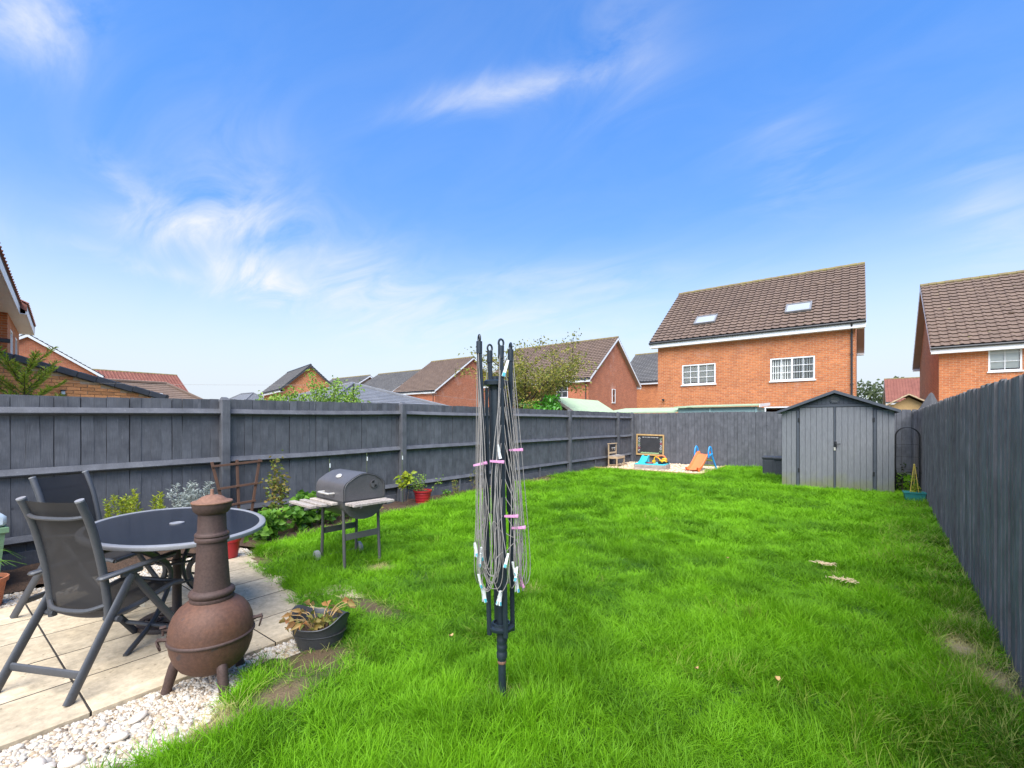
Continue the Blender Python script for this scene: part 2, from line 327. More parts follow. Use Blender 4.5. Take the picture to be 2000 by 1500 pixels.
MT['feltgreen'] = M('green_roof_felt', (.40,.50,.31), (.34,.43,.26), 6, .9, .002, fine=.25)
MT['shedbrown'] = M('brown_shiplap', (.30,.20,.14), (.22,.145,.10), 8, .8, .001, rand=.1, fine=.3)
MT['paleteal'] = M('pale_teal_boards', (.33,.47,.45), (.29,.42,.40), 8, .7, rand=.06)
MT['darkbox'] = M('anthracite_resin', (.042,.046,.054), (.055,.06,.068), 8, .6, .001, fine=.2)
MT['wire'] = M('black_wire', (.012,.013,.015), None, 8, .5)
MT['bamboo'] = M('yellow_bamboo', (.62,.46,.08), (.5,.36,.06), 12, .6)
MT['bark'] = M('bark', (.12,.085,.055), (.07,.05,.035), 14, .9, .004, fine=.4)
MT['cane'] = M('green_cane', (.06,.11,.035), (.10,.10,.05), 14, .7)
MT['greycloth'] = M('grey_cover_cloth', (.055,.055,.058), (.075,.075,.078), 5, .85, .004)
MT['grass'] = grass_mat()
MT['lawn_soil'] = ground_mat()
MT['pebble'] = stone_mat('white_pebble', (.57,.52,.44), (.40,.30,.19), (.11,.085,.065))
MT['shingle'] = stone_mat('tan_shingle', (.66,.52,.36), (.46,.31,.18), (.18,.14,.11))
MT['cobble'] = M('smooth_cobble', (.70,.65,.58), (.58,.47,.35), 9, .55, .001, rand=.1)

# ---------------------------------------------------------------- mesh helpers
class MB:
    """collects shapes, then becomes ONE mesh object"""
    def __init__(s): s.v = []; s.f = []
    def add(s, vs_, fs): o = len(s.v); s.v += [tuple(p) for p in vs_]; s.f += [tuple(i+o for i in f) for f in fs]; return s
    def box(s, c, d, rot=None, ch=0):
        x, y, z = d[0]/2, d[1]/2, d[2]/2
        R = rot if isinstance(rot, Matrix) else (Euler(rot).to_matrix() if rot else None)
        if ch <= 0:
            P = [(i*x, j*y, k*z) for i in (-1,1) for j in (-1,1) for k in (-1,1)]
            F = [(0,1,3,2),(4,6,7,5),(0,4,5,1),(2,3,7,6),(0,2,6,4),(1,5,7,3)]
        else:
            P = []; idx = {}
            for i in (-1,1):
                for j in (-1,1):
                    for k in (-1,1):
                        for ax in range(3):
                            q = [i*(x-ch), j*(y-ch), k*(z-ch)]; q[ax] = (i*x, j*y, k*z)[ax]
                            idx[(i,j,k,ax)] = len(P); P.append(tuple(q))
            F = []
            for a in range(3):
                b, c_ = (a+1) % 3, (a+2) % 3
                for sg in (-1,1):
                    q = []
                    for (m, n) in ((-1,-1),(1,-1),(1,1),(-1,1)):
                        e = [0,0,0]; e[a] = sg; e[b] = m; e[c_] = n; q.append(idx[(*e, a)])
                    F.append(tuple(q if sg > 0 else q[::-1]))
                for m in (-1,1):
                    for n in (-1,1):
                        e0 = [0,0,0]; e0[b] = m; e0[c_] = n; e1 = list(e0); e0[a] = -1; e1[a] = 1
                        q = [idx[(*e0, b)], idx[(*e1, b)], idx[(*e1, c_)], idx[(*e0, c_)]]
                        F.append(tuple(q if m*n < 0 else q[::-1]))
            for i in (-1,1):
                for j in (-1,1):
                    for k in (-1,1):
                        q = [idx[(i,j,k,0)], idx[(i,j,k,1)], idx[(i,j,k,2)]]
                        F.append(tuple(q if i*j*k > 0 else q[::-1]))
        c = Vector(c)
        return s.add([tuple((R @ Vector(p) if R else Vector(p)) + c) for p in P], F)
    def tube(s, path, r, seg=8, cap=True, sx=1.0, up=None):
        """sweep a circle (or flat oval, sx) along a path; r one radius or one per point"""
        P = [Vector(p) for p in path]; n = len(P); rs = r if isinstance(r, (list, tuple)) else [r]*n
        ring = []; ref = Vector(up) if up else None
        for i in range(n):
            t = (P[min(i+1, n-1)] - P[max(i-1, 0)])
            t = t.normalized() if t.length > 1e-9 else Vector((0,0,1))
            if ref is None: ref = Vector((0,0,1)) if abs(t.z) < .9 else Vector((1,0,0))
            a = ref - t*ref.dot(t)
            if a.length < 1e-4: a = t.orthogonal()
            a.normalize(); b = t.cross(a); ref = a
            ring.append([tuple(P[i] + a*(math.cos(2*PI*k/seg)*rs[i]) + b*(math.sin(2*PI*k/seg)*rs[i]*sx)) for k in range(seg)])
        vs_ = [p for q in ring for p in q]; F = []
        for i in range(n-1):
            for k in range(seg):
                k2 = (k+1) % seg; F.append((i*seg+k, i*seg+k2, (i+1)*seg+k2, (i+1)*seg+k))
        if cap: F.append(tuple(range(seg))[::-1]); F.append(tuple((n-1)*seg+k for k in range(seg)))
        return s.add(vs_, F)
    def lathe(s, prof, seg=32, c=(0,0,0), sx=1, sy=1, cap=True):
        vs_ = []; F = []
        for (r, z) in prof:
            for k in range(seg): vs_.append((c[0]+sx*r*math.cos(2*PI*k/seg), c[1]+sy*r*math.sin(2*PI*k/seg), c[2]+z))
        n = len(prof)
        for i in range(n-1):
            for k in range(seg):
                k2 = (k+1) % seg; F.append((i*seg+k, i*seg+k2, (i+1)*seg+k2, (i+1)*seg+k))
        if cap: F.append(tuple(range(seg))[::-1]); F.append(tuple((n-1)*seg+k for k in range(seg)))
        return s.add(vs_, F)
    def prism(s, poly, axis, a, b):
        """extrude a 2-D outline along x, y or z from a to b"""
        n = len(poly)
        def pt(p, t): return {'x': (t, p[0], p[1]), 'y': (p[0], t, p[1]), 'z': (p[0], p[1], t)}[axis]
        vs_ = [pt(p, a) for p in poly] + [pt(p, b) for p in poly]
        F = [tuple(range(n)), tuple(range(2*n-1, n-1, -1))] + [(i, i+n, (i+1) % n + n, (i+1) % n) for i in range(n)]
        return s.add(vs_, F)
    def mesh(s, name, mat, smooth=False, fix=True):
        me = bpy.data.meshes.new(name); me.from_pydata(s.v, [], s.f)
        if fix and len(s.f) < 60000:
            import bmesh
            bm = bmesh.new(); bm.from_mesh(me); bmesh.ops.recalc_face_normals(bm, faces=bm.faces); bm.to_mesh(me); bm.free()
        me.materials.append(MT[mat] if isinstance(mat, str) else mat)
        if smooth:
            me.polygons.foreach_set('use_smooth', [True]*len(me.polygons))
            if smooth != 'all': me.set_sharp_from_angle(angle=math.radians(38))
        me.update(); return me
    def build(s, name, mat, parent=None, smooth=False, loc=None, rot=None):
        return put(name, s.mesh(name, mat, smooth), parent, loc, rot)
def put(name, me, parent=None, loc=None, rot=None, scale=None):
    o = bpy.data.objects.new(name, me); C.objects.link(o)
    if parent: o.parent = parent
    if loc is not None: o.location = loc
    if rot is not None: o.rotation_euler = rot
    if scale is not None: o.scale = scale
    return o
def tag(o, label, cat, group=None):
    o['label'] = label; o['category'] = cat
    if group: o['group'] = group
    return o
def thing(name, label, cat, loc=(0,0,0), rotz=0, group=None):
    o = bpy.data.objects.new(name, None); C.objects.link(o); o.empty_display_size = .1
    o.location = loc; o.rotation_euler = (0, 0, rotz); return tag(o, label, cat, group)
def struct(o): o['kind'] = 'structure'; return o
def stuff(o): o['kind'] = 'stuff'; return o
def B(*a, **k): return MB().box(*a, **k)
def T(*a, **k): return MB().tube(*a, **k)
def bez(pts, n=12):
    """Catmull-Rom through points"""
    P = [Vector(p) for p in pts]; P = [P[0]*2-P[1]] + P + [P[-1]*2-P[-2]]; out = []
    for i in range(1, len(P)-2):
        for k in range(n):
            t = k/n; a, b, c, d = P[i-1], P[i], P[i+1], P[i+2]
            out.append(.5*((2*b)+(c-a)*t+(2*a-5*b+4*c-d)*t*t+(3*b-a-3*c+d)*t**3))
    out.append(P[-2]); return out
def vnoise(x, y, seed=0):
    """smooth value noise for numpy arrays, 0..1"""
    xi = np.floor(x).astype(int); yi = np.floor(y).astype(int); fx = x-xi; fy = y-yi
    fx = fx*fx*(3-2*fx); fy = fy*fy*(3-2*fy)
    def h(a, b):
        n = (a*374761393 + b*668265263 + seed*974711) & 0x7fffffff
        n = ((n ^ (n >> 13))*1274126177) & 0x7fffffff
        return (n & 0xffff)/65535.
    return (h(xi,yi)*(1-fx)+h(xi+1,yi)*fx)*(1-fy)+(h(xi,yi+1)*(1-fx)+h(xi+1,yi+1)*fx)*fy
def leaves_mesh(name, P, D, L, W, mat, fold=.25, tint=None, droop=.15):
    """many folded leaves, 4 triangles each: base points P, directions D, lengths L, widths W (numpy)"""
    n = len(P); D = D/np.linalg.norm(D, axis=1)[:,None]
    R = RNG.normal(size=(n,3)); R[:,2] *= .35
    S = np.cross(D, R); S /= np.maximum(np.linalg.norm(S, axis=1), 1e-6)[:,None]
    Nn = np.cross(S, D); flip = np.where(Nn[:,2] < 0, -1., 1.); Nn *= flip[:,None]
    L = L[:,None]; W = W[:,None]
    mid = P + D*L*.45
    tip = P + D*L + np.array([0,0,-1.])*L*droop
    V = np.stack([P, mid+S*W*.5+Nn*W*fold, mid, mid-S*W*.5+Nn*W*fold, tip], 1).reshape(-1,3)
    base = (np.arange(n)*5)[:,None]
    F = np.concatenate([base+np.array([[0,2,1]]), base+np.array([[0,3,2]]), base+np.array([[1,2,4]]), base+np.array([[2,3,4]])], 1).reshape(-1,3)
    me = bpy.data.meshes.new(name); me.vertices.add(len(V)); me.vertices.foreach_set('co', V.ravel())
    me.loops.add(F.size); me.loops.foreach_set('vertex_index', F.ravel()); me.polygons.add(len(F)); me.polygons.foreach_set('loop_start', np.arange(0, F.size, 3))
    me.update(calc_edges=True); me.validate()
    t = RNG.random(n) if tint is None else tint
    at = me.attributes.new('tint', 'FLOAT', 'POINT'); at.data.foreach_set('value', np.repeat(t, 5).astype(np.float32))
    me.materials.append(MT[mat] if isinstance(mat, str) else mat); return me
def rdirs(n, up=.3, spread=1.):
    d = RNG.normal(size=(n,3)); d /= np.linalg.norm(d, axis=1)[:,None]; d *= spread; d[:,2] += up; return d

def gn_scatter(name, pts, scale, rot, tint, dry, kinds, sources):
    """one object whose points carry instanced tufts or stones"""
    me = bpy.data.meshes.new(name); n = len(pts)
    me.vertices.add(n); me.vertices.foreach_set('co', pts.astype(np.float32).ravel())
    for nm, ty, arr in (('scl','FLOAT_VECTOR',scale), ('rot','FLOAT_VECTOR',rot), ('tint','FLOAT',tint), ('dry','FLOAT',dry), ('pick','INT',kinds)):
        a = me.attributes.new(nm, ty, 'POINT')
        a.data.foreach_set('vector' if ty == 'FLOAT_VECTOR' else 'value', arr.astype(np.int32 if ty == 'INT' else np.float32).ravel())
    me.update(); o = put(name, me)
    g = bpy.data.node_groups.new(name+'_scatter', 'GeometryNodeTree')
    g.interface.new_socket('Geometry', in_out='INPUT', socket_type='NodeSocketGeometry'); g.interface.new_socket('Geometry', in_out='OUTPUT', socket_type='NodeSocketGeometry')
    N = g.nodes; gi = N.new('NodeGroupInput'); go = N.new('NodeGroupOutput'); ip = N.new('GeometryNodeInstanceOnPoints'); jn = N.new('GeometryNodeJoinGeometry')
    for s_ in reversed(sources):
        oi = N.new('GeometryNodeObjectInfo'); oi.inputs['Object'].default_value = s_; oi.inputs['As Instance'].default_value = True
        g.links.new(oi.outputs['Geometry'], jn.inputs[0])
    def na(nm, ty):
        q = N.new('GeometryNodeInputNamedAttribute'); q.data_type = ty; q.inputs['Name'].default_value = nm; return q.outputs['Attribute']
    g.links.new(gi.outputs[0], ip.inputs['Points']); g.links.new(jn.outputs[0], ip.inputs['Instance'])
    ip.inputs['Pick Instance'].default_value = True
    g.links.new(na('pick','INT'), ip.inputs['Instance Index']); g.links.new(na('rot','FLOAT_VECTOR'), ip.inputs['Rotation']); g.links.new(na('scl','FLOAT_VECTOR'), ip.inputs['Scale'])
    g.links.new(ip.outputs[0], go.inputs[0])
    md = o.modifiers.new('scatter', 'NODES'); md.node_group = g
    return o

# ================================================================ THE SETTING
# ---- ground that reaches the horizon
struct(MB().add([(-900,-900,-.06),(900,-900,-.06),(900,900,-.06),(-900,900,-.06)], [(0,1,2,3)]).build('ground', 'earth'))

# ---- lawn: soil sheet with gentle humps, then grass
LX0 = -6.36
def right_x(y): return .70+.032*(y-3.5)
PATCH = [(-2.62,1.46,.25,.23,0), (-2.43,1.17,.15,.17,.15), (-3.02,2.12,.34,.14,0), (-2.42,.86,.10,.14,.6), (-3.75,2.75,.14,.10,.6), (-5.0,2.16,.22,.10,.1), (-2.2,3.1,.10,.06,.6),
         (.50,4.05,.10,.24,1), (.62,4.62,.09,.13,1), (-.26,5.32,.10,.045,1), (-.10,4.86,.11,.045,1), (-1.45,1.85,.08,.06,.4), (.62,3.6,.14,.2,.7),
         (-6.2,7.4,.25,.5,.7), (-6.25,5.6,.3,.9,0), (-6.15,9.2,.15,.6,.6)]
def bare_at(x, y):
    b = np.zeros_like(x); s = np.zeros_like(x)
    wob = .75+.5*vnoise(x*11, y*11, 5)
    for (px, py, rx, ry, st) in PATCH:
        k = np.exp(-(((x-px)/rx)**2+((y-py)/ry)**2)**1.5*wob)
        s = np.where(k > b, st, s); b = np.maximum(b, k)
    return b, s
def lawn_h(x, y):
    return .012+.045*(vnoise(x*1.6+9, y*1.6+4, 1)-.3)+.03*(vnoise(x*4.5, y*4.5, 2)-.5)
def gravel_edge(y):   # right-hand border of the white stone strip
    return np.interp(y, [-1,.2,.75,.95,1.2,1.45,1.75,2.02], [-2.30,-2.44,-2.42,-2.54,-2.80,-2.78,-2.95,-3.2]) + .05*(vnoise(y*7, y*0+3, 8)-.5)
def patio_end(x):     # ragged turf edge creeping over the far slabs
    return np.interp(x, [-6.4,-5.4,-5.1,-4.5,-3.9,-3.5,-3.1,-2.8], [2.5,2.42,2.14,2.02,1.93,1.84,2.0,2.0]) + .06*(vnoise(x*6, x*0+2, 9)-.5)
def bed_edge(y):      # border between planting bed and lawn
    return np.interp(y, [1,2.4,3.4,4.2,5.2,6.4,8,16], [-5.3,-5.55,-5.55,-5.75,-5.80,-6.12,-6.28,-6.34]) + .06*(vnoise(y*4, y*0+7, 3)-.5)
def in_lawn(x, y):
    ok = (x < right_x(y)-.02) & (y < 15.52) & (x > bed_edge(y))
    ok &= ~((y < patio_end(x)) & (x < gravel_edge(y)))
    ok &= ~((x < -3.36) & (y > 12.62) & (x > -6.6))
    return ok
def build_lawn_sheet():
    xs = np.linspace(-6.5, 1.2, 155); ys = np.linspace(-1.5, 15.7, 345); X, Y = np.meshgrid(xs, ys)
    Z = lawn_h(X, Y); out = ~in_lawn(X, Y); 
    Z = np.where(out, -.045, Z); V = np.stack([X, Y, Z], -1).reshape(-1,3); nx = len(xs)
    i = np.arange(len(ys)-1)[:,None]*nx+np.arange(nx-1)[None,:]; F = np.stack([i, i+1, i+1+nx, i+nx], -1).reshape(-1,4)
    me = bpy.data.meshes.new('lawn'); me.from_pydata(V.tolist(), [], F.tolist())
    b, s = bare_at(X.ravel(), Y.ravel())
    for nm, a in (('bare', b), ('straw', s)):
        at = me.attributes.new(nm, 'FLOAT', 'POINT'); at.data.foreach_set('value', a.astype(np.float32))
    me.polygons.foreach_set('use_smooth', [True]*len(me.polygons)); me.materials.append(MT['lawn_soil']); struct(put('lawn', me))
build_lawn_sheet()
def tuft_source(k, n, spread, hmin, hmax, width, lean):
    """a tuft of bent blades, 5 triangles each"""
    r = np.random.default_rng(100+k); V = []; F = []; bl = []
    for i in range(n):
        a = r.random()*2*PI; q = spread*math.sqrt(r.random()); bx, by = q*math.cos(a), q*math.sin(a)
        h = hmin+(hmax-hmin)*r.random()**1.3; w = width*(.7+.6*r.random()); da = a+r.normal()*.9; ln = lean*(.4+1.1*r.random())*h
        sx, sy = -math.sin(da)*w/2, math.cos(da)*w/2; o = len(V); dx, dy = math.cos(da), math.sin(da)
        for t, ww in ((0,1.), (.4,.95), (.75,.7)):
            cx, cy, cz = bx+dx*ln*t*t, by+dy*ln*t*t, h*(t-.18*t*t*(ln/h))
            V += [(cx+sx*ww, cy+sy*ww, cz), (cx-sx*ww, cy-sy*ww, cz)]
        V.append((bx+dx*ln*1.05, by+dy*ln*1.05, h*(1-.25*(ln/h))))
        F += [(o,o+1,o+3,o+2), (o+2,o+3,o+5,o+4), (o+4,o+5,o+6)]; bl += [r.random()]*7
    me = bpy.data.meshes.new('grass_tuft'); me.from_pydata(V, [], F); me.materials.append(MT['grass'])
    at = me.attributes.new('blade', 'FLOAT', 'POINT'); at.data.foreach_set('value', np.array(bl, np.float32))
    me.polygons.foreach_set('use_smooth', [True]*len(me.polygons))
    return bpy.data.objects.new('grass_tuft', me)
def build_grass():
    tufts = [tuft_source(k, 20, .040, .045, .105, .0029, .8) for k in range(4)] + [tuft_source(4+k, 26, .055, .05, .10, .0052, .8) for k in range(3)] + [tuft_source(8, 12, .03, .08, .145, .0030, .8)]
    n = 620000; x = RNG.uniform(-6.4, 1.1, n); y = RNG.uniform(-.6, 15.6, n)
    dist = np.hypot(x, y)
    want = np.interp(dist, [0,2.5,4,6,9,16], [1600,1600,1150,680,400,300])    # tufts per square metre
    have = n/(7.5*16.2)
    front = (x*FWD.x+y*FWD.y)
    keep = (RNG.random(n) < want/have) & in_lawn(x + RNG.normal(size=n)*.03, y + RNG.normal(size=n)*.03) & (front > .9)
    b, s = bare_at(x, y); keep &= RNG.random(n) > np.where(s > .3, np.clip(b*1.1-.15, 0, .60), np.clip(b*1.35-.12, 0, .95))
    x, y, dist, b, s = x[keep], y[keep], dist[keep], b[keep], s[keep]; n = len(x)
    clump = vnoise(x*2.3+3, y*2.3, 11)*.6+vnoise(x*6.5, y*6.5+7, 12)*.4
    fine = vnoise(x*15, y*15, 13)
    h = (.30+1.75*clump**2.1+.28*fine)*(1-.62*b)*np.interp(dist, [0,5,10,16], [.98,.88,.75,.62])
    h *= np.interp(right_x(y)-x, [0,.25,.5], [1.25,1.1,1.0]); h *= np.where(y < 2.0, np.interp(x-gravel_edge(y), [0,.12,.3], [.5,.75,1.0]), 1.0)
    lean_a = 2*PI*vnoise(x*.9+20, y*.9, 14)*1.6; lean = .18+.45*vnoise(x*2.1, y*2.1+30, 15)
    rot = np.stack([np.sin(lean_a)*lean+RNG.normal(size=n)*.12, np.cos(lean_a)*lean+RNG.normal(size=n)*.12, RNG.random(n)*2*PI], 1)
    wide = np.interp(dist, [0,4,10,16], [1,1,1.5,1.9])
    sc = np.stack([wide*(.85+.3*RNG.random(n)), wide*(.85+.3*RNG.random(n)), h], 1)
    tint = np.clip(.08+np.interp(right_x(y)-x, [0,1.2,3], [.22,.12,0])+.55*vnoise(x*1.1, y*1.1+50, 16)+.85*(vnoise(x*4.2, y*4.2, 17)-.35)+.45*(vnoise(x*9.5, y*9.5, 27)-.5)+.35*(clump-.5)+.12*RNG.normal(size=n)+np.interp(dist, [2,9], [0,.22]), 0, 1)  # yellower right edge; its sunlit brightness and shade between clumps go into tint
    dry = np.clip(-.02+b*np.where(s > .3, 1.25, .6)+np.interp(right_x(y)-x, [0,.35,.8], [.20,.09,.0])*vnoise(x*3, y*2, 18)*2+.04*np.maximum(0, vnoise(x*2.2, y*2.2, 19)-.65)*4, 0, .95)
    kind = np.where(dist < 5.5, RNG.integers(0, 4, n), RNG.integers(4, 7, n)); kind = np.where((RNG.random(n) < .10) & (clump > .45), 7, kind)
    z = lawn_h(x, y)-.008
    o = gn_scatter('grass', np.stack([x, y, z], 1), sc, rot, tint, dry, kind, tufts)
    stuff(o); tag(o, 'long bright green tufted grass covering the whole lawn', 'grass')
build_grass()

# ---- patio of sandstone slabs, each slab a piece of its own
patio = struct(B((-4.155, .305, -.0185), (2.225, 4.03, .058)).build('patio', 'jointing'))
def build_slabs():
    vars_ = []
    for k in range(4):
        m = MB(); r = np.random.default_rng(40+k)
        m.box((0,0,0), (.4375, .892, .036), ch=.0022+.001*r.random()); vars_.append(m.mesh('slab', 'slab'))
    for i in range(5):
        for j in range(-1, 3):
            cx = -3.03-.45*(i+.5); cy = .53+.9*(j+.5)-.9
            o = put('slab', random.choice(vars_), patio, (cx, cy, -.0052+random.uniform(-.0006,.0006)), (random.uniform(-.0007,.0007), random.uniform(-.001,.001), random.choice((0, PI))+random.uniform(-.003,.003)))
build_slabs()
# ---- stone margins, soil bed, play-corner bed
struct(MB().prism([(-3.03,-1.3),(-2.1,-1.3),(-2.1,2.3),(-3.03,2.3)], 'z', -.055, -.022).build('gravel_strip', 'soil'))
struct(MB().prism([(-5.72,-1.3),(-5.285,-1.3),(-5.285,2.4),(-5.72,2.4)], 'z', -.055, -.020).build('gravel_margin', 'soil'))
def build_bed():
    ys = np.linspace(-1.3, 15.5, 190); V = []; F = []; nx = 9
    for y in ys:
        xe = -5.7 if y < 2.3 else float(bed_edge(np.array([y]))[0])+.07
        for i in range(nx):
            x = -6.46+(xe+6.46)*i/(nx-1); V.append((x, y, .03+.05*float(vnoise(np.array([x*9]), np.array([y*9]), 4)[0])-.03*(i == nx-1)))
    for j in range(len(ys)-1):
        for i in range(nx-1): F.append((j*nx+i, j*nx+i+1, (j+1)*nx+i+1, (j+1)*nx+i))
    struct(MB().add(V, F).build('flower_bed', 'soil', smooth='all'))
build_bed()
struct(MB().prism([(-6.5,12.66),(-3.40,12.66),(-3.40,15.55),(-6.5,15.55)], 'z', -.05, .025).build('play_corner_bed', 'soil'))
def stone_source(k, mat):
    import bmesh
    r = np.random.default_rng(60+k); bm = bmesh.new(); bmesh.ops.create_icosphere(bm, subdivisions=2 if k < 2 else 1, radius=.5)
    for v in bm.verts: v.co = Vector((v.co.x*1.25, v.co.y*.95, v.co.z*.7))*(1+.16*r.normal())
    me = bpy.data.meshes.new('stone'); bm.to_mesh(me); bm.free(); me.materials.append(MT[mat]); me.polygons.foreach_set('use_smooth', [True]*len(me.polygons))
    return bpy.data.objects.new('stone', me)
def build_stones(name, label, region, n, size, mat, z0, test=None, lift=.012):
    src = [stone_source(k, mat) for k in range(4)]
    x = RNG.uniform(region[0], region[1], n); y = RNG.uniform(region[2], region[3], n)
    if test is not None: k = test(x, y); x, y = x[k], y[k]
    n = len(x); s = size*np.exp(.32*RNG.normal(size=n)); sc = np.stack([s, s, s], 1)
    rot = np.stack([RNG.normal(size=n)*.5, RNG.normal(size=n)*.5, RNG.random(n)*6.28], 1)
    z = z0+RNG.random(n)*lift
    o = gn_scatter(name, np.stack([x, y, z], 1), sc, rot, RNG.random(n), np.zeros(n), RNG.integers(0, 4, n), src); stuff(o); tag(o, label, 'gravel'); return o
build_stones('white_gravel', 'white and cream pebbles in the strip beside the slabs', (-3.02,-2.1,-1.2,2.1), 60000, .0160, 'pebble', -.018, lambda x, y: (x < gravel_edge(y)+.04+.03*RNG.normal(size=len(x))))
build_stones('pale_gravel', 'pale pebbles between the slabs and the left-hand bed', (-5.72,-5.29,-1.2,2.3), 21000, .0175, 'pebble', -.016)
build_stones('shingle', 'tan shingle spread over the play corner', (-6.45,-3.43,12.68,15.5), 11000, .046, 'shingle', .022, None, .02)
for k, (x, y, s, lab) in enumerate([(-2.74,.30,.075,'large white oval cobble nearest the slabs at the bottom left'), (-2.66,.40,.062,'white cobble beside the largest one in the pebble strip'), (-2.69,.335,.050,'tan cobble tucked between two white cobbles'),
                                   (-2.70,.56,.060,'round pinkish cobble lying alone in the pebble strip'), (-2.80,.66,.058,'long pale cobble close to the slab edge, higher up the strip')]):
    import bmesh
    bm = bmesh.new(); bmesh.ops.create_icosphere(bm, subdivisions=3, radius=.5); r = np.random.default_rng(k)
    a, b_, c_ = r.uniform(3, 5, 3)
    for v in bm.verts:
        w = 1+.08*math.sin(v.co.x*a+k)*math.cos(v.co.y*b_); v.co = Vector((v.co.x*1.45*w, v.co.y*w, v.co.z*.6*w))
    me = bpy.data.meshes.new('cobble'); bm.to_mesh(me); bm.free(); me.materials.append(MT['cobble']); me.polygons.foreach_set('use_smooth', [True]*len(me.polygons))
    tag(put('cobble', me, None, (x, y, .002+.15*s), (.1, .1, k*1.3), (s, s, s)), lab, 'stone', 'larger cobbles in the white pebbles')
# timber edging round the play corner
ed = thing('timber_edging', 'low tan timber edging boards round the play corner shingle', 'edging', (0,0,0))
B((-4.93,12.63,.03), (3.10,.03,.13), ch=.004).build('edging_board', 'tanwood', ed); B((-3.365,14.08,.03), (.03,2.87,.13), ch=.004).build('edging_board', 'tanwood', ed)

# ================================================================ FENCES
def left_top(y): return float(np.interp(y, [0,.5,2.4,5.2,15.6], [1.70,1.705,1.748,1.785,1.785]))
def board_meshes(w, h, t, mat, n=6, slope=.35):
    out = []
    for k in range(n):
        r = np.random.default_rng(k+int(h*100)); V = []; F = []; m = 7
        for i in range(m):
            z = h*i/(m-1); ox = .0018*r.normal(); oy = .002*r.normal()
            V += [(-w/2+ox, -t/2+oy, z), (w/2+ox, -t/2+oy+.0, z), (w/2+ox, t/2+oy, z), (-w/2+ox, t/2*slope+oy, z)]
        for i in range(m-1):
            for j in range(4):
                a = i*4+j; b = i*4+(j+1) % 4; F.append((a, b, b+4, a+4))
        F += [(3,2,1,0), tuple((m-1)*4+j for j in range(4))]
        out.append(MB().add(V, F).mesh('board', mat))
    return out
def left_fence():
    f = thing('garden_fence', 'long dark grey fence with posts and rails along the left of the lawn', 'fence', (-6.5, 0, 0))
    bm_ = board_meshes(.0982, 1.60, .018, 'fence', 6, .9); B((-.046, 7.4, .97), (.012, 16.6, 1.50)).build('backing', 'fence', f)
    y = -.9; i = 0
    while y < 15.55:
        h = left_top(y)-.17+random.uniform(-.004,.004)
        put('board', bm_[i % 6], f, (-.026+random.uniform(-.002,.002), y, .17), (random.uniform(-.003,.003), random.uniform(-.004,.004), PI/2+random.uniform(-.022,.022)), (1, 1, h/1.60)); y += .1 + random.uniform(-.002,.002); i += 1
    posts = [-.55, 2.40, 5.25, 8.20, 11.10, 14.30, 15.50]
    for p in posts:
        h = left_top(p)+.015
        m = MB().box((.045, 0, (h-.03)/2), (.10,.10,h-.03), ch=.005)
        m.add([(-.005,-.05,h-.03),(.095,-.05,h-.03),(.095,.05,h-.03),(-.005,.05,h-.03),(.02,-.03,h+.012),(.07,-.03,h+.0),(.07,.03,h+.0),(.02,.03,h+.012)], [(0,1,5,4),(1,2,6,5),(2,3,7,6),(3,0,4,7),(4,5,6,7)])
        m.build('post', 'fence', f, loc=(0, p, 0))
    for a, b in zip(posts[:-1], posts[1:]):
        for zf, hh, dp in ((1.615,.085,.060), (.985,.085,.060), (.335,.08,.058)):
            za = zf + (left_top(a)-1.785)*(.9 if zf > 1 else .5); zb = zf + (left_top(b)-1.785)*(.9 if zf > 1 else .5)
            m = MB(); n = 7; V = []; bow = random.uniform(-.012,.012); tw = random.uniform(-.006,.006)
            for k in range(n):
                t = k/(n-1); yy = a+.048+(b-a-.096)*t; zz = za+(zb-za)*t+bow*4*t*(1-t); d2 = dp+tw*math.sin(PI*t)
                V += [(-.012, yy, zz+hh/2), (-.012, yy, zz-hh/2), (d2*.86, yy, zz-hh*.30), (d2, yy, zz-hh*.16), (d2*.22, yy, zz+hh/2)]
            F = []
            for k in range(n-1):
                for j in range(5): F.append((k*5+j, k*5+(j+1) % 5, (k+1)*5+(j+1) % 5, (k+1)*5+j))
            F += [(4,3,2,1,0), tuple((n-1)*5+j for j in range(5))]
            m.add(V, F).build('rail', 'fence', f)
        B((-.002, (a+b)/2, .085), (.026, b-a-.104, .20), ch=.003).build('gravel_board', 'fence', f)
        for yy in (a+.075, b-.075, (a+b)/2): B((.026, yy, .16), (.026,.045,.30), ch=.003).build('cleat', 'fence', f)
left_fence()
def back_fence():
    f = thing('garden_fence', 'dark grey vertical board fence across the far end behind the shed', 'fence', (0, 15.62, 0))
    bm_ = board_meshes(.0955, 1.75, .020, 'fence', 6, .9); B((-2.65, .018, .88), (7.6, .012, 1.74)).build('backing', 'fence', f); x = -6.40; i = 0
    while x < 1.16:
        h = 1.775+random.uniform(-.005,.005)+.01*math.sin(x*1.3)
        put('board', bm_[i % 6], f, (x, (.004 if i % 2 else -.003), .02), (random.uniform(-.002,.002), random.uniform(-.003,.003), PI+random.uniform(-.03,.03)), (1, 1, (h-.02)/1.75)); x += .1+random.uniform(-.002,.002); i += 1
    B((-2.65, .048, 1.5), (7.6,.04,.08)).build('rail', 'fence', f); B((-2.65, .048, .4), (7.6,.04,.08)).build('rail', 'fence', f)
back_fence()
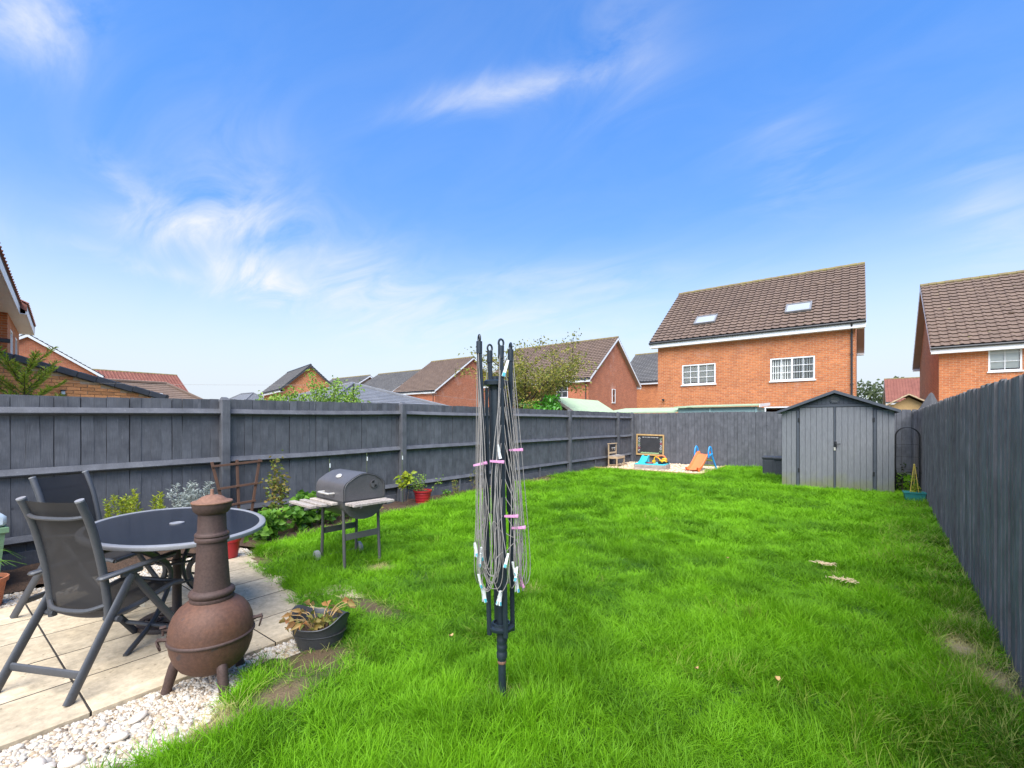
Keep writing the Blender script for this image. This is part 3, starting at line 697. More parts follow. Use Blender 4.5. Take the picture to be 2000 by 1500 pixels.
def right_fence():
    f = thing('garden_fence', 'tall weathered dark grey board fence down the right of the lawn', 'fence', (0,0,0))
    bm_ = board_meshes(.168, 1.70, .026, 'fence_r', 8, .6); y = .6; i = 0; ang = math.atan(.032)
    while y < 15.6:
        h = 1.735+random.uniform(-.012,.012)-.02*math.exp(-((y-3.5)/1.5)**2)
        put('board', bm_[i % 8], f, (right_x(y)+.012+random.uniform(-.003,.004), y, -.05), (random.uniform(-.004,.004), random.uniform(-.005,.005), -PI/2-ang-.055+random.uniform(-.022,.022)), (1, 1, (h+.05)/1.70)); y += .104+random.uniform(-.006,.008); i += 1
    B((right_x(8)+.034, 8.1, .84), (.010, 15.2, 1.66), (0,0,-ang)).build('backing', 'fence_r', f)
    for z in (.4, 1.0, 1.5): B((right_x(8)+.07, 8, z), (.05, 15.4, .08), (0,0,-ang)).build('rail', 'fence_r', f)
    B((right_x(8)+.055, 8, .05), (.03, 15.4, .22), (0,0,-ang)).build('gravel_board', 'fence_r', f)
right_fence()

# ================================================================ HOUSES
def tile_profile(u):   # double-roman wave across one tile, u 0..1
    return .034*max(0, math.sin(2*PI*u))**.8 if u < .5 else .002
_tile_cache = {}
def tile_mesh(mat, w=.30, g=.30):
    key = (mat, w, g)
    if key not in _tile_cache:
        us = [0,.08,.2,.3,.42,.5,.75,1.0]; V = []; F = []; n = len(us)
        for (s, lift) in ((0., .050), (g*1.04, .004)):
            for u in us: V.append((u*w, s, lift+tile_profile(u)))
        for u in us: V.append((u*w, .04, .002+tile_profile(u)*.8))
        for i in range(n-1): F += [(i, i+1, n+i+1, n+i), (2*n+i, 2*n+i+1, i+1, i)]
        me = MB().add(V, F).mesh('tile', mat, smooth=True, fix=False); _tile_cache[key] = me
    return _tile_cache[key]
def tile_field(mb, cols, rows, w, g, M4, skip=None):
    """all tiles of a slope as real geometry in one mesh"""
    src = tile_mesh('tile', w, g); co = [v.co.copy() for v in src.vertices]; fs = [tuple(p.vertices) for p in src.polygons]
    for r in range(rows):
        for c in range(cols):
            if skip and (c, r) in skip: continue
            mb.add([tuple(M4 @ (p+Vector((c*w, r*g, 0)))) for p in co], fs)
def window(parent, u, z, w, h, face, cols=2, bars=(2,3), blind='blind', depth=.07, frame=.06):
    """white casement window; face = matrix from window plane (x right, y up, z out) to the house"""
    def P(x, y, q): return face @ Vector((x, y, q))
    R = face.to_3x3(); m = MB()
    def bx(x0, x1, y0, y1, q0, q1, mb): mb.box(P((x0+x1)/2, (y0+y1)/2, (q0+q1)/2), (x1-x0, y1-y0, q1-q0), R, ch=min(.006, (x1-x0)/4, (y1-y0)/4))
    q0, q1 = -depth, -depth+.065
    bx(u, u+frame, z, z+h, q0, q1, m); bx(u+w-frame, u+w, z, z+h, q0, q1, m); bx(u+frame, u+w-frame, z, z+frame, q0, q1, m); bx(u+frame, u+w-frame, z+h-frame, z+h, q0, q1, m)
    for k in range(1, cols): xm = u+w*k/cols; bx(xm-frame*.6, xm+frame*.6, z+frame, z+h-frame, q0, q1+.004, m)
    win = m.build('window', 'white', parent)
    s = MB(); bx(u-.04, u+w+.04, z-.055, z-.002, -.09, .055, s); s.build('sill', 'white', win)
    for k in range(cols):
        xa = u+w*k/cols+(frame if k == 0 else frame*.6); xb = u+w*(k+1)/cols-(frame if k == cols-1 else frame*.6); ya, yb = z+frame, z+h-frame
        g = MB(); g.add([P(xa,ya,q0+.03), P(xb,ya,q0+.03), P(xb,yb,q0+.03), P(xa,yb,q0+.03)], [(0,1,2,3)]); g.build('pane', 'glass', win)
        if bars:
            gb = MB()
            for i in range(1, bars[0]): xm = xa+(xb-xa)*i/bars[0]; bx(xm-.012, xm+.012, ya, yb, q0+.032, q0+.05, gb)
            for j in range(1, bars[1]): ym = ya+(yb-ya)*j/bars[1]; bx(xa, xb, ym-.012, ym+.012, q0+.033, q0+.048, gb)
            if gb.v: gb.build('glazing_bar', 'white', win)
        if blind:
            bl = MB()
            if blind == 'blind_dark':
                n = max(4, int((xb-xa)/.09))
                for i in range(n): xm = xa+(xb-xa)*(i+.5)/n; bl.box(P(xm, (ya+yb)/2, q0-.05), ((xb-xa)/n*.55, yb-ya, .004), R @ Euler((0,.5,0)).to_matrix())
                bl.build('blind', 'blind', win)
            else:
                yl = ya+(yb-ya)*.06; n = max(4, int((yb-yl)/.05))
                for i in range(n): bl.box(P((xa+xb)/2, yl+(yb-yl)*(i+.5)/n, q0-.04), (xb-xa, (yb-yl)/n*1.04, .004), R @ Euler((.10,0,0)).to_matrix())
                bl.build('blind', blind, win)
    return win
def house(label, loc, rotz, W, D, eave, ridge, front=(), gable_r=(), gable_l=(), brick='brick', tile='tile', tiles='field', oh=.32, ov=.30, barge='white', n_obj=0, pick=None, group=None, gutter=True, pipes=(), back_tiles=True, ridge_mat='ridge', name='brick_house'):
    """two-slope house; local x along the ridge, front wall at y=0 facing -y"""
    H = thing(name, label, 'house', loc, rotz, group)
    hd = D/2; pitch = math.atan2(ridge-eave, hd); w = MB()
    # front wall with real openings
    xs = sorted(set([0, W]+[q for o in front for q in (o[0], o[0]+o[2])])); zs = sorted(set([0, eave]+[q for o in front for q in (o[1], o[1]+o[3])]))
    for i in range(len(xs)-1):
        for j in range(len(zs)-1):
            cx, cz = (xs[i]+xs[i+1])/2, (zs[j]+zs[j+1])/2
            if any(o[0] < cx < o[0]+o[2] and o[1] < cz < o[1]+o[3] for o in front): continue
            w.add([(xs[i],0,zs[j]),(xs[i+1],0,zs[j]),(xs[i+1],0,zs[j+1]),(xs[i],0,zs[j+1])], [(0,1,2,3)])
    for o in front:
        a, b, c, d = o[0], o[0]+o[2], o[1], o[1]+o[3]; t = .16
        w.add([(a,0,c),(b,0,c),(b,0,d),(a,0,d),(a,t,c),(b,t,c),(b,t,d),(a,t,d)], [(0,1,5,4),(1,2,6,5),(2,3,7,6),(3,0,4,7)])
    for x, fl in ((0, 1), (W, 0)):
        q = [(x,0,0),(x,D,0),(x,D,eave),(x,hd,ridge-.05),(x,0,eave)]; w.add(q, [tuple(range(5))[::-1] if not fl else tuple(range(5))])
    w.add([(0,D,0),(W,D,0),(W,D,eave),(0,D,eave)], [(3,2,1,0)])
    me = w.mesh('wall', brick, fix=False); put('wall', me, H)
    F = Matrix(((1,0,0,0),(0,0,-1,0),(0,1,0,0),(0,0,0,1)))       # window plane -> front wall
    for o in front: window(H, o[0], o[1], o[2], o[3], F, *(o[4:] or ()))
    GR = Matrix(((0,0,1,W),(1,0,0,0),(0,1,0,0),(0,0,0,1)))
    for o in gable_r: window(H, o[0], o[1], o[2], o[3], GR, 1, (1,2), None, -.012)
    # roof: under-slab, tiles, ridge
    ln = math.hypot(hd, ridge-eave); ext = ov/math.cos(pitch); rows = int(math.ceil((ln+ext)/.30)); cols = int(round((W+2*oh)/.30)); tw = (W+2*oh)/cols; g = (ln+ext)/rows
    und = MB(); t = .05
    ye, ze = -ov, eave-ov*math.tan(pitch)
    for s in (0, 1):
        y0, y1 = (ye, hd) if not s else (D-ye, hd)
        und.add([(-oh+.03,y0,ze),(W+oh-.03,y0,ze),(W+oh-.03,y1,ridge),(-oh+.03,y1,ridge),(-oh+.03,y0,ze-t),(W+oh-.03,y0,ze-t),(W+oh-.03,y1,ridge-t),(-oh+.03,y1,ridge-t)], [(0,1,2,3),(7,6,5,4),(0,4,5,1),(1,5,6,2),(3,7,4,0)])
    roof = und.build('roof', 'dark', H)
    Mf = Matrix.Translation((-oh, ye, ze+.004)) @ Matrix.Rotation(pitch, 4, 'X'); Mb = Matrix.Translation((W+oh, D-ye, ze+.004)) @ Matrix.Rotation(PI, 4, 'Z') @ Matrix.Rotation(pitch, 4, 'X')
    skip = set()
    if n_obj:
        cells = [(c, r) for c in range(cols) for r in range(rows)]
        if pick: cells.sort(key=pick)
        tm = tile_mesh(tile, tw, g)
        for (c, r) in cells[:n_obj]:
            o = put('tile', tm, roof); o.matrix_local = Mf @ Matrix.Translation((c*tw, r*g, random.uniform(0,.003))); skip.add((c, r))
    fm = MB(); tile_field(fm, cols, rows, tw, g, Mf, skip)
    if fm.v: stuff(put('tiles', fm.mesh('tiles', tile, smooth=True, fix=False), roof))
    if back_tiles: fm = MB(); tile_field(fm, cols, rows, tw, g, Mb); stuff(put('tiles', fm.mesh('tiles', tile, smooth=True, fix=False), roof))
    rm = MB(); nr = cols//1
    for i in range(nr): rm.tube([(-oh+(W+2*oh)*i/nr, hd, ridge+.02+.008*(i % 2)), (-oh+(W+2*oh)*(i+.98)/nr, hd, ridge+.02+.008*(i % 2))], .105, 8, sx=1.0)
    rm.build('ridge_tiles', ridge_mat, roof, smooth=True)
    # eaves: fascia, soffit, gutter
    for s in (0, 1):
        yf = ye+.02 if not s else D-ye-.02; sg = 1 if not s else -1
        B((W/2, yf, ze-.16), (W+2*oh-.04, .03, .26), ch=.004).build('fascia', 'white', H)
        B((W/2, (yf+(0 if not s else D))/2+sg*.01, ze-.275), (W+2*oh-.06, ov, .02)).build('soffit', 'white', H)
        if gutter: T([(-oh, yf-sg*.06, ze-.055), (W+oh, yf-sg*.06, ze-.055)], .055, 8).build('gutter', 'black_plastic', H, smooth=True)
    # verges: barge boards
    for x in (-oh, W+oh):
        for s in (0, 1):
            y0 = ye if not s else D-ye; m = MB(); xo = .012 if x > 0 else -.012
            m.add([(x+a*xo*2, y0, ze-.20+b_*.19) if k == 0 else (x+a*xo*2, hd, ridge-.20+b_*.19) for k in (0,1) for a in (-1,0) for b_ in (0,1)], [(0,1,3,2),(4,6,7,5),(0,4,5,1),(2,3,7,6),(0,2,6,4),(1,5,7,3)])
            m.build('barge_board', barge, H)
            m = MB(); xi = 0 if x < 0 else W
            m.add([(xi, y0, ze-.17), (x, y0, ze-.17), (x, hd, ridge-.17), (xi, hd, ridge-.17)], [(0,1,2,3)]); m.build('verge_soffit', 'soffit_brown', H)
    for (x, y, side) in pipes:
        m = MB(); m.tube([(x, ye-.05, ze-.09), (x, ye+.02, ze-.20), (x, y-.05, ze-.45), (x, y-.05, .1)], .036, 8)
        for z in np.arange(.6, ze-.6, 1.2): m.box((x, y-.04, z), (.11,.05,.035))
        m.build('downpipe', 'black_plastic', H, smooth=True)
    return H, Mf, tw, g
MT['skyframe'] = M('skylight_frame', (.22,.22,.22), (.18,.18,.18), 5, .5)
MT['soffit_brown'] = M('soffit_board', (.42,.30,.23), (.34,.25,.19), 6, .7)

def vent_tile(roof, M4, x, s):
    m = MB(); m.lathe([(.11,0),(.10,.03),(.06,.06),(.0,.07)], 12, (0,0,.05), 1, .6, cap=False); o = m.build('vent', 'tile', roof, smooth=True); o.matrix_local = M4 @ Matrix.Translation((x, s, 0))

# nearest house behind the end fence
H1, Mf, tw, g = house('large orange brick house with two skylights standing behind the end fence', (-8.2, 23, 0), 0, 8.05, 9, 5.72, 9.0,
    front=((1.20,3.29,1.56,.98,2,(2,3),'blind'), (5.03,3.27,1.66,1.0,2,(2,3),'blind_dark'), (4.8,.1,1.0,2.05,1,(1,2),None)), n_obj=300, pick=lambda q: -(q[0]*.30-q[1]*.18), pipes=((7.93, 0, 1),), oh=.34)
roof1 = [c for c in H1.children if c.name.startswith('roof')][0]
for (x, s) in ((6.0, 1.35), (2.05, 1.35)):
    sk = MB()
    for (a, b, c, d) in ((-.50,-.44,-.42,.42), (.44,.50,-.42,.42), (-.44,.44,-.42,-.36), (-.44,.44,.36,.42)): sk.box(((a+b)/2, (c+d)/2, .075), (b-a, d-c, .10), ch=.006)
    SM = Mf @ Matrix.Translation((x+.34, s+.38, .03)); o = sk.build('skylight', 'skyframe', roof1); o.matrix_local = SM
    p = MB().add([(-.44,-.36,.09),(.44,-.36,.09),(.44,.36,.09),(-.44,.36,.09)], [(0,1,2,3)]).build('skylight_pane', 'skyglass', roof1); p.matrix_local = SM
for (x, s) in ((6.75,4.1),(7.35,4.1),(1.1,3.6),(1.7,3.7)): vent_tile(roof1, Mf, x+.2, s+.2)
m = MB().box((.30,-.10,2.6), (.10,.12,.07), ch=.01).tube([(.30,-.01,2.55),(.30,-.08,2.55),(.30,-.10,2.6)], .018, 6); m.tube([(.30,-.16,2.6),(.36,-.22,2.56)], .045, 8); m.build('security_camera', 'black_plastic', H1, smooth=True)

# house beyond the right-hand fence
H2, Mf2, tw, g = house('brown tiled brick house rising above the right-hand fence', (2.72, 27, 0), 0, 8.2, 8, 4.95, 8.35,
    front=((1.50,3.55,.96,1.16,1,(2,3),'blind'), (5.2,3.55,1.2,1.16,2,(2,3),'blind')), n_obj=290, pick=lambda q: q[0]+q[1]*.01, oh=.30)
roof2 = [c for c in H2.children if c.name.startswith('roof')][0]
for (x, s) in ((2.35,2.75),(2.5,1.95)): vent_tile(roof2, Mf2, x+.2, s+.2)

# row behind the left-hand fence, front eaves in line
house('brown roofed brick house whose gable shows just right of the rotary dryer', (-26.6, 31.2, 0), 0, 10.1, 9.5, 5.05, 8.6, front=((7.2,3.4,1.1,1.0,1,(2,2),None),), gable_r=((4.1,3.1,.62,1.15),), brick='brick_b', pipes=((9.9,0,1),))
house('brown roofed brick house just left of the rotary dryer with white barge boards', (-42.0, 33.1, 0), 0, 6.5, 11.6, 5.0, 8.95, front=((1.0,2.5,.9,1.3,1,(2,2),None), (3.4,2.2,1.0,1.6,1,(2,3),None)), gable_r=((7.0,2.6,.8,1.3),), brick='brick_b', pipes=((6.3,0,1),))
house('grey roofed house between the brown roof and the young apple tree', (-51.3, 33.3, 0), 0, 8.0, 9.2, 5.0, 7.9, tile='tile_grey', brick='brick_b')
house('small grey roofed house with a sliver of buff gable behind the apple tree', (-62.5, 33.3, 0), 0, 8.7, 9.2, 5.0, 7.9, tile='tile_grey', brick='brick_c')
house('grey roofed brick house half hidden behind the skylight house', (-19.5, 44, 0), 0, 13, 9, 5.7, 8.9, front=((5.6,2.75,.75,1.25,2,(1,3),None),), tile='tile_grey', brick='brick')
def cam_pt(lat, d): p = FWD*d+RGT*lat; return (p.x, p.y)
a = cam_pt(-22.65,45); b = cam_pt(-18.7,48.19)
# far house seen from its corner: long wall faces left, gable faces the lawn
ang = math.atan2(b[1]-a[1], b[0]-a[0])
c_ = cam_pt(-28.3, 52); LW = math.hypot(c_[0]-a[0], c_[1]-a[1])
house('distant brick house with steep grey roof and tall windows left of the apple tree', (c_[0], c_[1], 0), ang-PI/2, LW, 5.1, 5.0, 7.3, front=((1.6,1.6,.7,1.9,1,(1,2),None),(4.0,2.6,.7,1.1,1,(1,2),None),(5.6,2.6,.6,1.1,1,(1,2),None)), tile='tile_grey', barge='coping', brick='brick', ridge_mat='coping')
# left-hand end of the picture: terrace running away behind the patio
uang = math.atan2(.144, -.989)
house('brick terrace house at the left edge with red tile eaves and white soffit', (-10.56, .07, 0), uang, 9.7, 8, 5.32, 8.2, front=((7.6,2.9,1.0,1.3,1,(2,2),None),), tile='tile_red', brick='brick', ov=.45, oh=.05, back_tiles=False, gutter=False, barge='tile_red')
house('brick terrace house with red eaves just beyond the one at the left edge', (-20.15, 1.66, 0), uang, 4.6, 8, 5.28, 8.0, front=((1.0,3.1,.9,1.3,1,(2,2),None),(2.9,3.1,.9,1.3,1,(2,2),None)), tile='tile_red', ov=.40, oh=.05, back_tiles=False, gutter=False, barge='tile_red')
house('red brick gable with white barge boards behind the low extension', (-53.0, 1.0, 0), 0, 8.0, 7.2, 5.1, 7.45, brick='brick_b', tile='tile_grey', oh=.2)
house('far house with a broad red roof beyond the low extension', (-60.5, 10.5, 0), PI/2, 8.2, 9, 4.5, 7.05, tile='tile_red', brick='brick_b')
house('low red roof on the skyline left of the distant grey roofed house', cam_pt(-62,104)+(0,), .6, 16, 9, 4.4, 7.3, tile='tile_red', brick='brick_b')
house('red roofed buff house in the gap between the two right-hand houses', (2.9, 75, 0), 0, 12, 10, 4.2, 7.3, front=((4.6,3.0,1.2,.9,2,(2,2),None),), tile='tile_red', brick='brick_c')

def hip_roof(label, loc, rotz, W, D, eave, ridge, tile, brick):
    H = thing('garage', label, 'garage', loc, rotz)
    MB().box((0,0,eave/2), (W-.3, D-.3, eave)).build('wall', brick, H)
    h = min(W, D)/2; n = 14; m = MB()
    rx, ry = W/2-h, D/2-h
    for k in range(n):      # courses climb to the ridge as thin stepped frames
        t0, t1 = k/n, (k+1.03)/n; 
        def ring(t, dz): a, b = W/2-h*min(t,1), D/2-h*min(t,1); z = eave+(ridge-eave)*min(t,1)+dz; return [(-a,-b,z),(a,-b,z),(a,b,z),(-a,b,z)]
        m.add(ring(t0,.035)+ring(t1,.004)+ring(t0,-.01), [(0,1,5,4),(1,2,6,5),(2,3,7,6),(3,0,4,7),(8,9,1,0),(9,10,2,1),(10,11,3,2),(11,8,0,3)])
    roof = m.build('roof', tile, H)
    hp = MB()
    for sx in (-1,1):
        for sy in (-1,1): hp.tube([(sx*W/2, sy*D/2, eave+.05), (sx*rx, sy*ry, ridge+.05)], .075, 6)
    hp.tube([(-rx,-ry,ridge+.05),(rx,ry,ridge+.05)], .085, 6); hp.build('hip_tiles', tile, roof)
    B((0,0,eave-.08), (W-.1, D-.1, .16), ch=.01).build('fascia', 'white', H); return H
hip_roof('low garage with grey slate hipped roof behind the young apple tree', (-20.0, 13.1, 0), 0, 7.0, 6.8, 2.15, 3.32, 'slate', 'brick_b')
hip_roof('low building with brown hipped roof behind the extension gutter', (-29.7, 6.9, 0), 0, 4.2, 6.8, 2.05, 3.5, 'tile', 'brick_b')
hip_roof('dark flat-looking grey roof on the skyline left of the first tall post', (-62, 25.6, 0), 0, 7, 3.6, 3.9, 5.1, 'slate', 'brick_b')

# ---- next-door extension: its gable bricks are near enough to build one by one
def extension():
    X = -13.5; y0, y1 = -.9, 3.42
    H = thing('brick_extension', 'low orange brick extension with sloping black verge above the left fence', 'building', (X, 0, 0))
    def top(y): return 2.16+(3.42-y)*.275
    MB().add([(-.02,y0,0),(-.02,y1,0),(-.02,y1,top(y1)-.05),(-.02,y0,top(y0)-.05),(-4,y0,0),(-4,y1,0),(-4,y1,top(y1)-.05),(-4,y0,top(y0)-.05)], [(0,1,2,3),(7,6,5,4),(1,5,6,2),(0,3,7,4),(3,2,6,7)]).build('wall', 'mortar', H)
    bm_ = [MB().box((0,0,0), (.03,.215,.0652), ch=.003).mesh('brick', 'brick_one') for _ in range(2)]; half = MB().box((0,0,0), (.03,.1035,.0652), ch=.003).mesh('brick', 'brick_one')
    z = 1.35; r = 0
    while z < 3.4:
        y = y1-.005 - (.1125 if r % 2 else 0)
        if r % 2: 
            if z < top(y1-.06)-.10: put('brick', half, H, (-.012, y1-.055, z))
        while y-.22 > y0:
            yc = y-.1075
            if z+.03 < top(yc+.11)-.085: put('brick', random.choice(bm_), H, (-.012+random.uniform(-.0025,.0025), yc, z), (random.uniform(-.01,.01), 0, random.uniform(-.008,.008)))
            y -= .225
        z += .075; r += 1
    # black interlocking verge units down the slope
    roof = MB().add([(.06,y0,top(y0)),(.06,y1+.25,top(y1+.25)),(-4,y1+.25,top(y1+.25)),(-4,y0,top(y0)),(.06,y0,top(y0)-.03),(.06,y1+.25,top(y1+.25)-.03),(-4,y1+.25,top(y1+.25)-.03),(-4,y0,top(y0)-.03)], [(0,1,2,3),(7,6,5,4),(0,4,5,1),(1,5,6,2)]).build('roof', 'coping', H)
    vm = MB().box((0,0,0), (.10,.335,.145), ch=.018).mesh('verge_unit', 'coping'); a = math.atan(.275); y = y1+.12; k = 0
    while y > y0: put('verge_unit', vm, roof, (.03, y, top(y)-.035+.008*(k % 2)), (-a-.035, 0, 0)); y -= .315; k += 1
    B((.0, y1+.12, top(y1)-.075), (.05,.22,.15), ch=.004).build('box_end', 'white', H)
    T([(.06,y1+.30,top(y1+.3)-.0),(-3.9,y1+.30,top(y1+.3)-.0)], .05, 8).build('gutter', 'black_plastic', H, smooth=True)
    MB().tube([(.03,y1+.30,top(y1+.3)-.03),(.03,y1+.26,1.95),(.03,y1+.08,1.86),(.03,y1+.06,.2)], .034, 8).build('downpipe', 'black_plastic', H, smooth=True)
    l = tag(MB().box((X+.06,1.90,2.02), (.07,.075,.04), ch=.006).box((X+.02,1.90,2.06), (.05,.07,.15), ch=.006).box((X+.07,1.90,2.13), (.10,.085,.02), ch=.004).build('wall_lamp', 'black_plastic'), 'small black wall lamp on the brick extension above the fence', 'lamp')
    B((.075,0,.055), (.05,.06,.07), ch=.006).build('lamp_glass', 'lid', l, loc=(X, 1.90, 2.025))
extension()
# small outside tap-like camera bracket on the terrace house
cb = MB().tube([(-17.9,1.10,3.6),(-17.9,1.30,3.6),(-17.88,1.36,3.58)], .02, 6).box((-17.88,1.42,3.6), (.14,.20,.10), ch=.01); tag(cb.build('security_camera', 'black_plastic'), 'black camera on a bracket on the left-edge terrace wall', 'camera')

# ---- sheds and buildings just over the fences
def shiplap(parent, p0, p1, z0, z1, mat, n):
    """overlapping horizontal boards between two plan points"""
    d = Vector((p1[0]-p0[0], p1[1]-p0[1], 0)); L_ = d.length; a = math.atan2(d.y, d.x); h = (z1-z0)/n
    me = MB().box((0,0,0), (L_, .022, h*1.02), (.12,0,0)).mesh('plank', mat)
    for i in range(n): put('plank', me, parent, ((p0[0]+p1[0])/2, (p0[1]+p1[1])/2, z0+h*(i+.5)), (0,0,a))
def neighbour_sheds():
    S = thing('garden_shed', 'brown shed with pale green felt roof peeping over the left fence', 'shed', (-8.2, 13.1, 0)); W = .78
    MB().prism([(-W+.02,0),(W-.02,0),(W-.02,1.8),(0,2.24),(-W+.02,1.8)], 'y', .04, 3.06).build('wall', 'shedbrown', S)
    shiplap(S, (-W,.0), (W,.0), .3, 1.80, 'shedbrown', 14)
    for i in range(5):
        z = 1.80+.09*i; hw = W*(2.26-z-.05)/.46
        if hw > .05: B((0,.0,z+.045), (hw*2,.02,.088), (.1,0,0)).build('plank', 'shedbrown', S)
    for s in (-1,1):
        m = MB(); m.add([(0,-.12,2.31),(s*(W+.1),-.12,1.77),(s*(W+.1),3.2,1.77),(0,3.2,2.31),(0,-.12,2.285),(s*(W+.1),-.12,1.745),(s*(W+.1),3.2,1.745),(0,3.2,2.285)], [(0,1,2,3),(4,7,6,5),(0,4,5,1),(1,5,6,2),(2,6,7,3)]); m.build('roof', 'feltgreen', S)
        m = MB(); m.add([(0,-.15,2.33),(s*(W+.11),-.15,1.78),(s*(W+.11),-.15,1.68),(0,-.15,2.23),(0,-.125,2.33),(s*(W+.11),-.125,1.78),(s*(W+.11),-.125,1.68),(0,-.125,2.23)], [(0,1,2,3),(4,7,6,5),(0,4,5,1),(1,5,6,2),(2,6,7,3)]); m.build('barge_board', 'greywood', S)
    MB().prism([(-.05,2.20),(.05,2.20),(.06,2.30),(0,2.40),(-.06,2.30)], 'y', -.175, -.152).build('finial', 'greywood', S)
    S = thing('garden_shed', 'low shed with flat pale green roof just past the far left corner', 'shed', (-8.3, 17.3, 0))
    B((1.35,1.0,.9), (2.6,1.9,1.8)).build('wall', 'shedbrown', S)
    MB().add([(-.1,-.15,1.86),(2.8,-.15,1.86),(2.8,2.1,2.08),(-.1,2.1,2.08),(-.1,-.15,1.81),(2.8,-.15,1.81),(2.8,2.1,2.03),(-.1,2.1,2.03)], [(0,1,2,3),(7,6,5,4),(0,4,5,1),(1,5,6,2),(2,6,7,3),(3,7,4,0)]).build('roof', 'feltgreen', S)
    S = thing('garden_shed', 'pale teal boarded shed with green felt roof below the house windows', 'shed', (-5.55, 17.6, 0))
    B((1.37,.95,1.0), (2.64,1.8,2.0)).build('wall', 'paleteal', S)
    shiplap(S, (.04,.035), (2.70,.035), .9, 1.985, 'paleteal', 9)
    B((1.2,.0,1.45), (.06,.05,1.1), ch=.004).build('cover_strip', 'paleteal', S); B((2.70,.02,1.45), (.07,.07,1.1), ch=.004).build('corner_post', 'paleteal', S)
    MB().add([(-.06,-.15,2.04),(2.82,-.15,2.06),(2.82,2.0,2.17),(-.06,2.0,2.15),(-.06,-.15,2.00),(2.82,-.15,2.02),(2.82,2.0,2.13),(-.06,2.0,2.11)], [(0,1,2,3),(7,6,5,4),(0,4,5,1),(1,5,6,2),(2,6,7,3),(3,7,4,0)]).build('roof', 'feltgreen', S)
    MB().add([(2.825,-.2,1.97),(2.825,2.0,2.09),(2.825,2.0,2.19),(2.825,-.2,2.08),(2.85,-.2,1.97),(2.85,2.0,2.09),(2.85,2.0,2.19),(2.85,-.2,2.08)], [(0,1,2,3),(7,6,5,4),(0,3,7,4),(3,2,6,7),(0,4,5,1)]).build('barge_board', 'white', S)
    S = thing('play_house', 'tan timber playhouse roof showing over the fence right of the shed', 'playhouse', (1.15, 18.0, 0))
    MB().prism([(-.75,0),(.75,0),(.75,1.75),(0,2.2),(-.75,1.75)], 'y', .05, 1.7).build('wall', 'tanwood', S)
    shiplap(S, (-.76,.03), (.76,.03), .9, 1.76, 'tanwood', 8)
    for s in (-1,1):
        for k in range(5):
            t0, t1 = k/5, (k+1)/5; m = MB()
            m.add([(s*.95*t0,-.15,2.30-.58*t0+.0),(s*.95*t1,-.15,2.30-.58*t1+.02),(s*.95*t1,1.9,2.30-.58*t1+.02),(s*.95*t0,1.9,2.30-.58*t0)]+[(s*.95*t0,-.15,2.27-.58*t0),(s*.95*t1,-.15,2.27-.58*t1),(s*.95*t1,1.9,2.27-.58*t1),(s*.95*t0,1.9,2.27-.58*t0)], [(0,1,2,3),(7,6,5,4),(0,4,5,1),(1,5,6,2)]); m.build('roof_board', 'playwood', S)
    # covered parasol leaning beyond the right-hand fence
    prof = [(.02,0),(.16,.1),(.30,.5),(.33,.9),(.27,1.25),(.14,1.55),(.04,1.78),(.0,1.82)]; m = MB(); seg = 22; V = []; F = []
    for i, (r, z) in enumerate(prof):
        for k in range(seg): q = r*(1+.13*math.sin(5*2*PI*k/seg+i*.4)); V.append((q*math.cos(2*PI*k/seg)+.10*(z/1.8)**2, q*.8*math.sin(2*PI*k/seg), z))
    for i in range(len(prof)-1):
        for k in range(seg): k2 = (k+1) % seg; F.append((i*seg+k, i*seg+k2, (i+1)*seg+k2, (i+1)*seg+k))
    o = m.add(V, F).build('covered_parasol', 'greycloth', None, smooth=True, loc=(1.38, 16.15, .42)); tag(o, 'dark grey pointed cover poking up behind the right-hand fence', 'cover')
    T([(0,0,-.42),(0,0,.1)], .03, 8).build('pole', 'wire', o)
neighbour_sheds()

# ================================================================ TREES AND PLANTS
LM = {'olive': leaf_mat('olive_leaf', (.12,.16,.03), (.38,.33,.06)), 'fresh': leaf_mat('fresh_leaf', (.12,.26,.025), (.34,.48,.08)), 'laurel': leaf_mat('laurel_leaf', (.04,.19,.015), (.13,.40,.03), .3, .3, .5),
      'deep': leaf_mat('deep_leaf', (.022,.045,.015), (.055,.09,.03)), 'silver': leaf_mat('silver_leaf', (.26,.30,.27), (.45,.48,.44)), 'gold': leaf_mat('golden_leaf', (.20,.30,.02), (.44,.46,.04)),
      'berry': leaf_mat('berry_leaf', (.06,.17,.02), (.18,.36,.035)), 'rusty': leaf_mat('rusty_leaf', (.14,.22,.04), (.30,.20,.05)), 'orange': leaf_mat('orange_leaf', (.46,.17,.06), (.36,.30,.10)),
      'wood': leaf_mat('far_leaf', (.07,.10,.045), (.14,.17,.075)), 'spiky': leaf_mat('conifer_needle', (.10,.19,.015), (.36,.42,.05))}
